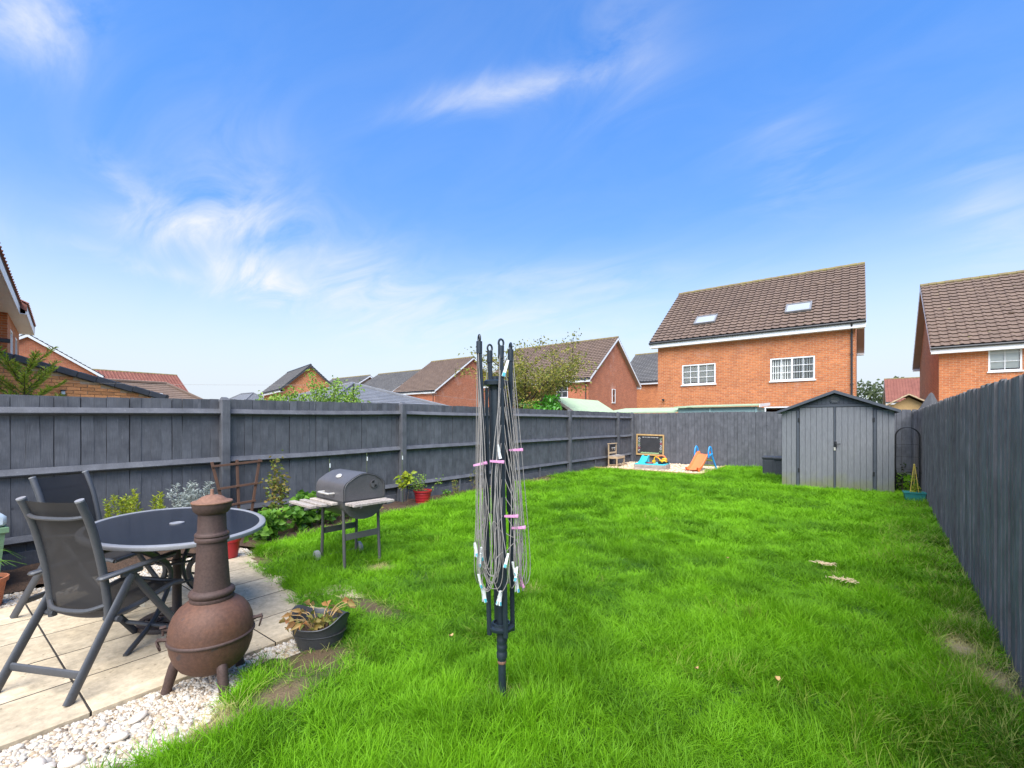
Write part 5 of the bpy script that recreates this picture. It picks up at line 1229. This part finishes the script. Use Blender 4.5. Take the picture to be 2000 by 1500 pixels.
def peg(label, loc, rot, tip, body='peg_white', s=1.0):
    t = thing('clothes_peg', label, 'peg', loc, 0, 'clothes pegs on the rotary dryer'); t.rotation_euler = rot; t.scale = (s*.85, s*.85, s*.85)
    for k in (-1, 1):
        m = MB(); V = []; pr = [(-.040,.0035,.0050),(-.020,.0045,.0062),(.0,.0050,.0062),(.018,.0055,.0070),(.036,.0100,.0085),(.040,.0110,.0075)]
        for (z, off, w) in pr: V += [(-w, k*off-.0024, z), (w, k*off-.0024, z), (w, k*off+.0024, z), (-w, k*off+.0024, z)]
        F = [(0,1,2,3), (23,22,21,20)]+[(i*4+j, i*4+(j+1) % 4, i*4+4+(j+1) % 4, i*4+4+j) for i in range(5) for j in range(4)]
        h = m.add(V, F).build('jaw', body, t, smooth=True)
        B((0, k*.0105, .030), (.014,.0056,.020), (-k*.25,0,0), ch=.002).build('grip_pad', tip, h)
    T([(-.008,0,-.004),(.008,0,-.004)], .005, 8).build('spring', 'chrome', t)
def dp(px, py, dd=0):
    t_ = dp0(px, py, dd); best = min((p for q in LINES for p in q[3]), key=lambda p: (p+DRY-t_).length)
    return DRY+best
def dp0(px, py, dd=0):      # a spot near the dryer: sideways and height offsets from its pole, dd towards the camera
    return DRY + RGT*((px-980)*.00256) - FWD*dd + Vector((0,0, 1.45-(py-825)*.00256))
hang = [(917,1058,.06,'leftmost of the white pegs hanging on the left side of the dryer'), (930,1072,.09,'white and teal peg in the left cluster, second from the outside'), (939,1064,.05,'white peg innermost in the upper left cluster on the dryer'), (934,1112,.09,'white and teal peg hanging below the left cluster'),
        (943,1152,.05,'single white peg low on the left side of the dryer'), (947,1188,.09,'lowest white peg hanging on the dryer lines'), (954,1186,.07,'peg beside the lowest one on the dryer lines'), (963,1170,.10,'teal tipped peg hanging against the mast near the bottom'),
        (987,1072,.09,'white peg hanging just right of the dryer mast'), (995,1090,.07,'white peg in the right-hand cluster close to the mast'), (1003,1102,.10,'white peg with teal tip in the right-hand cluster'), (1008,1128,.06,'teal tipped white peg lowest on the right side')]
for k, (x, y, dd, lab) in enumerate(hang): peg(lab, dp(x, y, dd)-Vector((0,0,.026)), (PI+random.uniform(-.25,.25), random.uniform(-.3,.3), YAW+random.uniform(-.8,.8)), 'peg_teal')
peg('pink peg hanging low at the right of the dryer lines', dp(1014,1132,.05), (PI+.1,-.25,YAW+.5), 'peg_pink', 'peg_pink')
for (x, y, dd, lab) in ((1006,866,.05,'pink peg sticking out to the right high on the dryer'), (930,903,.06,'pink peg sticking out at the left of the dryer'), (976,898,.11,'pink peg across the dryer mast'), (997,993,.10,'pink peg halfway down the dryer right of the mast'), (1016,1021,.07,'pink peg tilted up at the right edge of the lines')):
    peg(lab, dp(x, y, dd), (.1, PI/2+random.uniform(-.25,.1), YAW+random.uniform(-.2,.2)), 'peg_pink', 'peg_pink')
peg('pale peg clipped to the top of the right-hand dryer arm', dp(989,735,.04), (PI,.3,YAW+.2), 'peg_teal', 'peg_white', 1.25)
peg('white peg clipped halfway up the dryer lines right of the mast', dp(979,876,.12), (PI,-.15,YAW+.3), 'peg_white', 'peg_white')

# ================================================================ POTS AND GARDEN OBJECTS
def tub():
    t = thing('planter_tub', 'dark grey rubber tub with wavy rim and dying plant on the grass edge', 'planter', (-2.80, 1.60, -.01), math.radians(20)); seg = 64; t.scale = (1.1, 1.1, 1.12)
    V = []; F = []
    def rim(a): return .150+.060*max(0, math.cos(a))**6+.060*max(0, -math.cos(a))**6
    rows = [(.115,0,0),(.128,.25,0),(.146,.6,0),(.158,.9,0),(.166,1,0),(.170,1,.004),(.166,1,.008),(.158,1,.0),(.150,.85,0),(.138,.55,0)]
    for (r, f, dz) in rows:
        for k in range(seg): a = 2*PI*k/seg; h = rim(a); V.append((r*1.04*math.cos(a), r*.92*math.sin(a), h*f+dz))
    n = len(rows)
    for i in range(n-1):
        for k in range(seg): k2 = (k+1) % seg; F.append((i*seg+k, i*seg+k2, (i+1)*seg+k2, (i+1)*seg+k))
    F.append(tuple(range(seg))[::-1]); MB().add(V, F).build('tub', 'tub', t, smooth=True)
    MB().lathe([(.1535,.104),(.1560,.107),(.1550,.110)], 48, sx=1.04, sy=.92, cap=False).build('rim_band', 'tub', t, smooth=True)
    r = np.random.default_rng(5); V = []; F = []; q = 12
    for i in range(q+1):
        for k in range(24): a = 2*PI*k/24; rr = .147*i/q; V.append((rr*1.04*math.cos(a), rr*.92*math.sin(a), .105+.012*r.normal()*(i < q)))
    for i in range(q):
        for k in range(24): k2 = (k+1) % 24; F.append((i*24+k, i*24+k2, (i+1)*24+k2, (i+1)*24+k))
    MB().add(V, F).build('compost', 'soil', t, smooth='all')
    p = thing('potted_plant', 'withering plant with orange leaves growing in the dark grey tub', 'plant', (-2.80,1.60,.10), math.radians(20))
    m = MB(); P = []; D = []; Ps = []
    for k in range(13):
        a = r.random()*2*PI; l = .10+.13*r.random(); e = Vector((math.cos(a)*l*.95, math.sin(a)*l*.95, .055+.085*r.random())); s = Vector((math.cos(a)*.04, math.sin(a)*.04, 0)); pth = bez([tuple(s), tuple(s.lerp(e,.5)+Vector((0,0,.04))), tuple(e)], 5); m.tube(pth, .0022, 5)
        for j in range(3): P.append(tuple(e)); D.append((math.cos(a+(j-1)*1.0), math.sin(a+(j-1)*1.0), .1+.3*r.normal()))
        if k < 8: Ps.append(tuple(s+Vector((r.normal()*.04, r.normal()*.04, .02))))
    m.build('stem', 'tanwood', p); P = np.array(P); n = len(P); put('foliage', leaves_mesh('foliage', P, np.array(D), .065*(.7+.6*RNG.random(n)), .038*(.7+.5*RNG.random(n)), LM['orange'], droop=.3), p)
    n = 70; P = np.stack([r.normal(size=n)*.06, r.normal(size=n)*.055, .03+.05*r.random(n)], 1); put('foliage', leaves_mesh('foliage', P, rdirs(n,.3), .05*(.6+.7*RNG.random(n)), .03*(.7+.5*RNG.random(n)), LM['rusty']), p)
tub()
def round_pot(name, label, loc, r, h, mat, rib=0, cat='pot'):
    t = thing(name, label, cat, loc); pr = [(.0,.0),(r*.72,.0),(r*.76,.01)]
    for k in range(1, 14):
        f = k/14; pr.append((r*(.76+.2*f)+(rib*math.sin(f*PI*8)), h*f*.86))
    pr += [(r*.97,h*.86),(r*1.05,h*.87),(r*1.06,h),(r*.97,h),(r*.92,h*.88),(r*.0,h*.85)]
    MB().lathe(pr, 32, cap=False).build('pot', mat, t, smooth=True); MB().lathe([(r*.93,h*.90),(r*.4,h*.92),(.0,h*.91)], 20, cap=False).build('compost', 'soil', t, smooth='all'); return t
round_pot('plant_pot', 'ribbed red plastic pot by the fence beyond the barbecue', (-6.12,5.42,.03), .155, .23, 'redpot', .004)
bushy('potted_shrub', 'small green shrub growing in the red pot by the fence', (-6.12,5.42,.22), 12, .30, .10, 'fresh', 40, (.035,.018), 31, .15, .03, .5, lean=.35)
round_pot('plant_pot', 'smooth red pot half hidden between the stove chimney and the bed', (-5.36,2.03,.0), .11, .21, 'redpot')
bushy('potted_shrub', 'wispy yellow-green plant in the red pot behind the stove', (-5.33,2.05,.20), 6, .16, .06, 'gold', 12, (.07,.015), 33, .3, .01, .3, lean=.5)
round_pot('plant_pot', 'terracotta pot at the left edge beside the patio slabs', (-5.44,.30,-.02), .15, .25, 'terracotta')
def strappy():
    p = thing('grassy_plant', 'strappy green plant growing in the terracotta pot at the left edge', 'plant', (-5.44,.30,.21)); r = np.random.default_rng(3); m = MB()
    for k in range(46):
        a = r.random()*6.28; l = .12+.16*r.random(); h = .12+.15*r.random(); q = bez([(0.03*math.cos(a),.03*math.sin(a),0),(l*.45*math.cos(a),l*.45*math.sin(a),h),(l*math.cos(a),l*math.sin(a),h*.62)], 5); m.tube(q, [.005*(1-.8*i/(len(q)-1)) for i in range(len(q))], 4, sx=.25)
    m.build('foliage', LM['fresh'], p)
    B((0,0,.16), (.05,.05,.012), (.3,.2,0), ch=.004).build('flower', 'chalk_r', p)
strappy()
def green_bin():
    t = thing('storage_tub', 'sage green storage tub with cloudy lid at the left edge by the fence', 'storage tub', (-5.98,.20,0), .05)
    V = []; F = []; pr = [(.27,.20,0),(.31,.24,.52),(.33,.26,.53),(.33,.26,.57),(.31,.24,.575)]
    for (a, b, z) in pr: V += [(-a,-b,z),(a,-b,z),(a,b,z),(-a,b,z)]
    for i in range(4): F += [(i*4+j, i*4+(j+1) % 4, i*4+4+(j+1) % 4, i*4+4+j) for j in range(4)]
    F.append((0,3,2,1)); MB().add(V, F).build('body', 'green_tub', t)
    for x in (-.2,0,.2): B((x,-.232,.30), (.03,.02,.42), (-.075,0,0), ch=.004).build('rib', 'green_tub', t)
    for y in (-.12,.12): B((.302,y,.30), (.02,.03,.42), (0,.075,0), ch=.004).build('rib', 'green_tub', t)
    MB().box((0,0,.63), (.64,.50,.11), ch=.025).box((0,0,.72), (.56,.42,.10), ch=.03).build('lid', 'lid', t, smooth=True)
green_bin()
def trellis():
    t = thing('fan_trellis', 'brown wooden fan trellis leaning on the fence post behind the table', 'trellis', (-6.26, 2.50, .02)); t.rotation_euler = (0, math.radians(-5), 0)
    for (b, e) in ((-.10,-.285), (.0,.0), (.10,.275)): B((.0,(b+e)/2,.47), (.018,.032,.97), (-math.atan2(e-b,.94),0,0), ch=.003).build('upright', 'brownwood', t)
    for (z, w) in ((.20,.145),(.40,.185),(.62,.228),(.905,.285)): B((.018,0,z), (.014,w*2+.03,.028), (math.radians(3),0,0), ch=.002).build('crossbar', 'brownwood', t)
trellis()
# ---- shed
def shed():
    S = thing('resin_shed', 'grey resin shed with double doors and shallow gable at the far right', 'shed', (-.42, 11.62, 0)); W = .955; D = 1.75; E = 1.70; Rz = 2.08
    def plank_set(parent, x0, x1, z0, z1, n, y=0):
        w = (x1-x0)/n; me = MB().box((0,0,0), (w-.004, .02, z1-z0), ch=.0025).mesh('plank', 'shed')
        for i in range(n): put('plank', me, parent, (x0+w*(i+.5), y, (z0+z1)/2))
    core = MB().prism([(-W+.02,.02),(W-.02,.02),(W-.02,E),(0,Rz-.04),(-W+.02,E)], 'y', .03, D).build('wall', 'shed_trim', S)
    for s in (-1,1):       # front side panels and full side walls
        a, b = sorted((s*W, s*.685)); plank_set(S, a, b, .02, E-.0, 3, .012)
        me = MB().box((0,0,0), (.02,.118,E-.03), ch=.004).mesh('plank', 'shed')
        for i in range(14): put('plank', me, S, (s*(W-.008), .09+.124*i, E/2))
        B((s*.655,.008,.86), (.05,.028,1.70), ch=.003).build('door_post', 'shed_trim', S)
        d0, d1 = sorted((s*.018, s*.622)); door = B(((d0+d1)/2,.026,.91), (d1-d0,.016,1.70)).build('door', 'shed_trim', S)
        plank_set(door, d0+.002, d1-.002, .06, 1.765, 6, .010)
        for z in (.42,1.5): B((s*.636,-.008,z), (.03,.02,.09), ch=.004).build('hinge', 'wire', door)
    B((0,.004,.91), (.032,.03,1.72), ch=.004).build('meeting_strip', 'shed_trim', S)
    m = MB().box((.012,-.012,.98), (.045,.02,.15), ch=.006).tube([(.02,-.02,1.0),(.02,-.05,1.0),(.10,-.05,1.005)], .009, 8); m.build('handle', 'wire', S, smooth=True)
    MB().box((.0,-.014,.90), (.035,.02,.07), ch=.005).tube([(-.012,-.03,.90),(-.012,-.03,.93),(.012,-.03,.93),(.012,-.03,.90)], .004, 6).build('padlock', 'chrome', S)
    B((0,.004,1.80), (1.36,.03,.055), ch=.004).build('head_rail', 'shed_trim', S)
    # gable panel planks
    n = 18; w = 1.36/n
    for i in range(n):
        x = -.68+w*(i+.5); zt = Rz-.05-(Rz-E-.0)*abs(x)/W
        if zt > 1.86: B((x,.014,(1.83+zt)/2), (w-.004,.018,zt-1.83), ch=.002).build('plank', 'shed_trim', S)
    for s in (-1,1):
        a, b = sorted((s*W, s*.69)); MB().add([(a,.01,E+.005),(b,.01,E+.005),(b,.01,Rz-.05-(Rz-E)*abs(b)/W),(a,.01,Rz-.05-(Rz-E)*abs(a)/W)], [(0,1,2,3)]).build('gable_corner', 'shed_trim', S)
    v = MB().lathe([(.0,.004),(.078,.004),(.078,.012),(.090,.012),(.092,.0)], 32, cap=False).build('round_vent', 'shed_trim', S, smooth=True, loc=(0,-.0,1.935), rot=(PI/2,0,0))
    for k in range(5): hw = math.sqrt(max(.001,.072**2-(k*.028-.056)**2)); B((0,k*.028-.056,.012), (hw*2,.012,.012), (.5,0,0), ch=.002).build('louvre', 'shed', v)
    for s in (-1,1):
        ex, ez = s*(W+.075), E-.035+.02; t = .055
        MB().add([(0,-.10,Rz+.03),(ex,-.10,ez),(ex,D+.08,ez),(0,D+.08,Rz+.03),(0,-.10,Rz+.03-t),(ex,-.10,ez-t*.7),(ex,D+.08,ez-t*.7),(0,D+.08,Rz+.03-t)], [(0,1,2,3),(7,6,5,4),(0,4,5,1),(1,5,6,2),(2,6,7,3)]).build('roof_panel', 'shed_trim', S)
        MB().add([(0,-.125,Rz+.04),(ex*1.01,-.125,ez+.01),(ex*1.01,-.125,ez-.045),(0,-.125,Rz-.02),(0,-.085,Rz+.04),(ex*1.01,-.085,ez+.01),(ex*1.01,-.085,ez-.045),(0,-.085,Rz-.02)], [(0,1,2,3),(7,6,5,4),(0,4,5,1),(1,5,6,2),(2,6,7,3)]).build('barge_board', 'shed_trim', S)
shed()
t = thing('deck_box', 'dark grey storage box tucked behind the left side of the shed', 'storage box', (-1.62, 13.75, 0))
MB().box((0,0,.25), (.84,.46,.50), ch=.012).build('body', 'darkbox', t); MB().box((0,0,.525), (.88,.50,.06), ch=.015).build('lid', 'darkbox', t)
for x in (-.28,0,.28): B((x,-.232,.26), (.20,.012,.40), ch=.004).build('panel', 'darkbox', t)
B((0,-.25,.50), (.30,.03,.03), ch=.004).build('grip', 'wire', t)
# ---- nook between shed and right-hand fence
a = thing('garden_arch', 'thin black metal arch standing between the shed and the fence', 'arch', (.755, 12.0, 0))
for y in (0, .22):
    q = [(-.185,y,-.02)]+[(.185*math.cos(PI-k*PI/12), y, 1.16+.19*math.sin(PI-k*PI/12)) for k in range(13)]+[(.185,y,-.02)]; T(q, .007, 6).build('hoop', 'wire', a, smooth=True)
for z in (.25,.5,.75,1.0): T([(-.185,0,z),(-.185,.22,z)], .004, 5).build('rung', 'wire', a); T([(.185,0,z),(.185,.22,z)], .004, 5).build('rung', 'wire', a); T([(-.185,.22,z),(.185,.22,z)], .003, 5).build('rung', 'wire', a)
bushy('climber', 'dark leafy climber at the foot of the arch behind the trough', (.66,12.25,0), 10, .55, .13, 'deep', 34, (.06,.045), 41, .1, .04, .2, lean=.2)
t = thing('trough_planter', 'small teal trough in front of the arch by the right fence', 'planter', (.77, 10.85, .055), .1)
V = []; F = []
for (a_, b_, z) in [(.125,.065,0),(.145,.08,.13),(.155,.09,.13),(.155,.09,.155),(.14,.075,.155),(.13,.07,.11)]: V += [(-a_,-b_,z),(a_,-b_,z),(a_,b_,z),(-a_,b_,z)]
for i in range(5): F += [(i*4+j, i*4+(j+1) % 4, i*4+4+(j+1) % 4, i*4+4+j) for j in range(4)]
F.append((0,3,2,1)); MB().add(V, F).build('trough', 'teal', t); B((0,0,.115), (.255,.135,.02)).build('compost', 'soil', t)
t = thing('cane_obelisk', 'yellow bamboo tripod standing in the teal trough', 'plant support', (.77, 10.86, .175))
for (x, y) in ((-.06,-.04),(.06,-.035),(0,.05)): T([(x,y,0),(x*.12,y*.12,.50)], .006, 6).build('cane', 'bamboo', t)
T([(0.008*math.cos(k),.008*math.sin(k),.44+.004*k) for k in range(8)], .004, 5).build('tie', 'bamboo', t); MB().lathe([(.0,.50),(.012,.505),(.014,.52),(.0,.535)], 10, cap=False).build('cap', 'bamboo', t)
bushy('trough_plant', 'yellow-green seedlings in the teal trough', (.77,10.86,.175), 5, .13, .05, 'gold', 14, (.045,.03), 43, .3, .015, .3)

# ================================================================ PLAY CORNER
def kitchen():
    t = thing('play_kitchen', 'small pale wooden play kitchen against the left fence', 'play kitchen', (-6.20, 13.62, .03)); w, d = .27, .14
    for x in (-d, d):
        for y in (-w, w): B((x,y,.17), (.035,.035,.34), ch=.003).build('leg', 'playwood', t)
    B((0,0,.355), (.32,.58,.03), ch=.004).build('worktop', 'greywood', t); B((d+.018,0,.31), (.016,.56,.07), ch=.003).build('apron', 'playwood', t); B((0,-w-.018,.31), (.28,.016,.07), ch=.003).build('apron', 'playwood', t)
    B((0,0,.07), (.26,.52,.02), ch=.003).build('shelf', 'playwood', t)
    for y in (-w, w): B((-d,y,.55), (.035,.035,.38), ch=.003).build('back_post', 'playwood', t)
    B((-d-.01,0,.57), (.01,.52,.27)).build('back_panel', 'board', t); B((-d,0,.74), (.075,.60,.02), ch=.003).build('top_shelf', 'playwood', t); B((-d+.01,0,.45), (.03,.54,.05), ch=.003).build('back_rail', 'playwood', t); B((-d-.002,.08,.60), (.008,.28,.016)).build('hanging_rail', 'chalk', t)
    MB().lathe([(.0,.003),(.07,.003),(.08,.012),(.085,.012)], 20, (0,.10,.37), cap=False).build('bowl_sink', 'chrome', t, smooth=True)
    for k, y in enumerate((-.13,-.02,.12)): T([(-d+.012,y,.62),(-d+.012,y,.53)], .006, 6).build('utensil', ('brownwood','playwood','chrome')[k], t)
kitchen()
def chalkboard():
    t = thing('chalkboard', 'chalkboard in a tan wooden frame fixed to the far fence', 'chalkboard', (-5.83, 15.57, .665)); t.rotation_euler = (0, math.radians(1), 0); w, h = .47, .345
    B((0,0,0), (2*w-.04, .02, 2*h-.04)).build('panel', 'board', t)
    for s in (-1,1): B((0,-.012,s*h), (2*w+.05,.03,.05), ch=.004).build('frame_rail', 'tanwood', t); B((s*w,-.012,0), (.05,.03,2*h-.05), ch=.004).build('frame_rail', 'tanwood', t)
    r = np.random.default_rng(8)
    def mark(pts, mat, rad=.006): T([(x,-.0125,z) for x, z in pts], rad, 4, sx=.25, up=(0,0,1)).build('chalk_mark', mat, t)
    x = -.27
    while x < .25:
        n = int(r.integers(4, 8)); mark([(x+.011*k, .262+.010*math.sin(k*2.1+x*30)) for k in range(n)], 'chalk', .006); x += .011*n+.012
    z = .22; k = 0
    while z > -.28:
        for xs in (-.385, .385):
            a = r.random()*6; m_ = ('chalk','chalk','chalk_g','chalk','chalk_r')[(k+(xs > 0)*2) % 5]; s = .026+.01*r.random()
            mark([(xs+s*math.cos(a+q*.9)*(1+.3*math.sin(q*2)), z+s*1.1*math.sin(a+q*.9)) for q in range(7)], m_, .006)
        z -= .085; k += 1
    for q in range(12): mark([(-.33+.055*q,-.285),(-.315+.055*q,-.265+.012*(q % 2)),(-.29+.055*q,-.285)], 'chalk_g', .008)
    B((0,-.013,-.292), (.64,.002,.018)).build('chalk_mark', 'chalk_g', t)
chalkboard()
def slide():
    t = thing('toddler_slide', 'orange and blue plastic toddler slide on the shingle', 'slide', (-3.80, 13.45, .035), math.radians(-14)); w = .16
    prof = bez([(0,-.05,.06),(0,.05,.055),(0,.22,.15),(0,.48,.40),(0,.58,.475),(0,.70,.48)], 5); V = []; F = []; sec = [(-w-.03,.0),(-w-.03,.075),(-w-.012,.085),(-w,.07),(-w+.015,.012),(0,.0),(w-.015,.012),(w,.07),(w+.012,.085),(w+.03,.075),(w+.03,.0)]
    n = len(sec)
    for p in prof:
        for (x, z) in sec: V.append((x, p.y, p.z+z))
    for i in range(len(prof)-1):
        for j in range(n-1): F.append((i*n+j, i*n+j+1, (i+1)*n+j+1, (i+1)*n+j))
    F += [(i*n+n-1, i*n, (i+1)*n, (i+1)*n+n-1) for i in range(len(prof)-1)]; MB().add(V, F).build('chute', 'orange', t, smooth=True)
    for s in (-1,1):
        x = s*(w+.05); T(bez([(x,.50,.40),(x,.50,.56),(x,.56,.69),(x,.64,.67),(x,.68,.55),(x,.75,.36),(x*1.12,.95,.0)], 5), .032, 8, sx=.65, up=(0,1,.2)).build('side_rail', 'blue', t, smooth=True)
        T([(x,.52,.44),(x,.70,.50)], .028, 8).build('side_panel', 'blue', t, smooth=True)
        T([(x*.8,.02,.07),(x*.8,.05,.0)], .03, 8).build('foot', 'orange', t)
    for (y, z) in ((.78,.30),(.88,.14)): B((0,y,z), (2*w+.08,.09,.035), ch=.012).build('step', 'lime', t)
slide()
def sandpit():
    t = thing('sandpit', 'grey timber sandpit with turquoise tray in the play corner', 'sandpit', (-4.93, 13.35, .035), math.radians(6)); a, b = .44, .33
    for k in range(2):
        z = .045+.085*k
        for s in (-1,1): B((0,s*b,z), (2*a,.03,.08), ch=.004).build('plank', 'greywood', t); B((s*a,0,z), (.03,2*b-.032,.08), ch=.004).build('plank', 'greywood', t)
    V = []; F = []
    for (fx, fy, z) in [(.43,.32,.15),(.44,.33,.19),(.42,.31,.205),(.37,.26,.20),(.34,.23,.155)]: V += [(-fx,-fy,z),(fx,-fy,z),(fx,fy,z),(-fx,fy,z)]
    for i in range(4): F += [(i*4+j, i*4+(j+1) % 4, i*4+4+(j+1) % 4, i*4+4+j) for j in range(4)]
    F.append((16,17,18,19)); MB().add(V, F).build('tray', 'turquoise', t)
    # moulded ramp
    V = []; F = []; pr = bez([(0,-.30,.20),(0,-.12,.24),(0,.12,.36),(0,.24,.37)], 4); sec = [(-.10,0),(-.10,.05),(-.075,.05),(-.06,.015),(.06,.015),(.075,.05),(.10,.05),(.10,0)]
    for p in pr:
        for (x, z) in sec: V.append((-.24+x+.0, p.y, p.z+z))
    for i in range(len(pr)-1):
        for j in range(7): F.append((i*8+j, i*8+j+1, i*8+9+j, i*8+8+j))
    for i in (0, len(pr)-1): F.append(tuple(i*8+j for j in range(8)))
    MB().add(V, F).build('ramp', 'turquoise', t, smooth=True); B((-.24,.20,.28), (.19,.09,.17), ch=.01).build('ramp_base', 'turquoise', t)
    g = thing('toy_digger', 'yellow and orange toy digger standing in the turquoise tray', 'toy', (-4.72, 13.42, .20), math.radians(-5))
    MB().box((.10,0,.10), (.20,.15,.09), ch=.025).box((.14,0,.16), (.12,.13,.08), ch=.02).build('body', 'yellow', g, smooth=True)
    MB().tube(bez([(.16,0,.20),(.12,0,.255),(.02,0,.26),(-.06,0,.235),(-.10,0,.19)], 4), .020, 8).build('roof_bar', 'orange', g, smooth=True)
    MB().tube(bez([(.02,0,.12),(-.08,0,.21),(-.16,0,.21),(-.19,0,.12)], 4), .017, 8).build('boom', 'yellow', g, smooth=True)
    MB().prism([(-.23,.02),(-.16,.02),(-.15,.11),(-.22,.12)], 'y', -.055, .055).build('bucket', 'yellow', g)
    for x in (.03,.17):
        for s in (-1,1): w_ = MB().lathe([(.0,-.018),(.05,-.018),(.055,-.01),(.055,.01),(.05,.018),(.0,.018)], 18, cap=False).build('wheel', 'wire', g, smooth=True, loc=(x, s*.085, .055), rot=(PI/2,0,0))
    o = MB().lathe([(.0,.0),(.05,.0),(.075,.03),(.085,.065),(.078,.065),(.06,.02),(.0,.012)], 20, sx=1.35, cap=False).build('toy_boat', 'redpot', None, smooth=True, loc=(-4.93,13.16,.205)); tag(o, 'little red boat lying in the turquoise tray', 'toy')
    B((.0,0,.035), (.05,.05,.03), ch=.008).build('cabin', 'peg_pink', o)
sandpit()
def scraps():
    r = np.random.default_rng(12)
    for k, (x, y, lab) in enumerate([(-.27,5.33,'torn scrap of dry thatch lying on the grass, the farther of two'), (-.11,4.88,'torn scrap of dry thatch lying on the grass, the nearer of two')]):
        m = MB()
        for i in range(60): a = r.random()*6.28; l = .02+.035*r.random(); p = Vector((x+r.normal()*.045, y+r.normal()*.018, .085+.012*r.random())); m.tube([tuple(p), tuple(p+Vector((math.cos(a)*l, math.sin(a)*l, .006*r.normal())))], .0022, 4)
        tag(m.build('thatch_scrap', 'straw'), lab, 'thatch', 'thatch scraps')
def fallen_leaves():
    r = np.random.default_rng(4)
    for k, (x, y, lab) in enumerate([(-.72,2.62,'small dry leaf on the grass right of the dryer foot'), (-.35,2.75,'brown curled leaf on the grass midway to the right fence'), (-1.05,4.9,'tan leaf on the grass well beyond the dryer'), (-2.05,2.05,'dry leaf on the grass left of the dryer foot')]):
        V = []; F = []; s = .016
        for i in range(6):
            t = i/5; w = s*.75*math.sin(PI*min(1, .12+t*.85)); V += [(-w, s*2*(t-.5), .010*(2*t-1)**2+.006), (0, s*2*(t-.5), .010*(2*t-1)**2), (w, s*2*(t-.5), .010*(2*t-1)**2+.007)]
        for i in range(5): F += [(i*3, i*3+1, i*3+4, i*3+3), (i*3+1, i*3+2, i*3+5, i*3+4)]
        z = float(lawn_h(np.array([x]), np.array([y]))[0])+.085
        o = MB().add(V, F).build('fallen_leaf', 'tanwood', None, True, (x, y, z), (r.normal()*.3, r.normal()*.3, r.random()*6)); tag(o, lab, 'leaf', 'fallen leaves on the lawn')
MT['straw'] = M('straw', (.70,.55,.34), (.55,.42,.24), 20, .9)
scraps()
fallen_leaves()
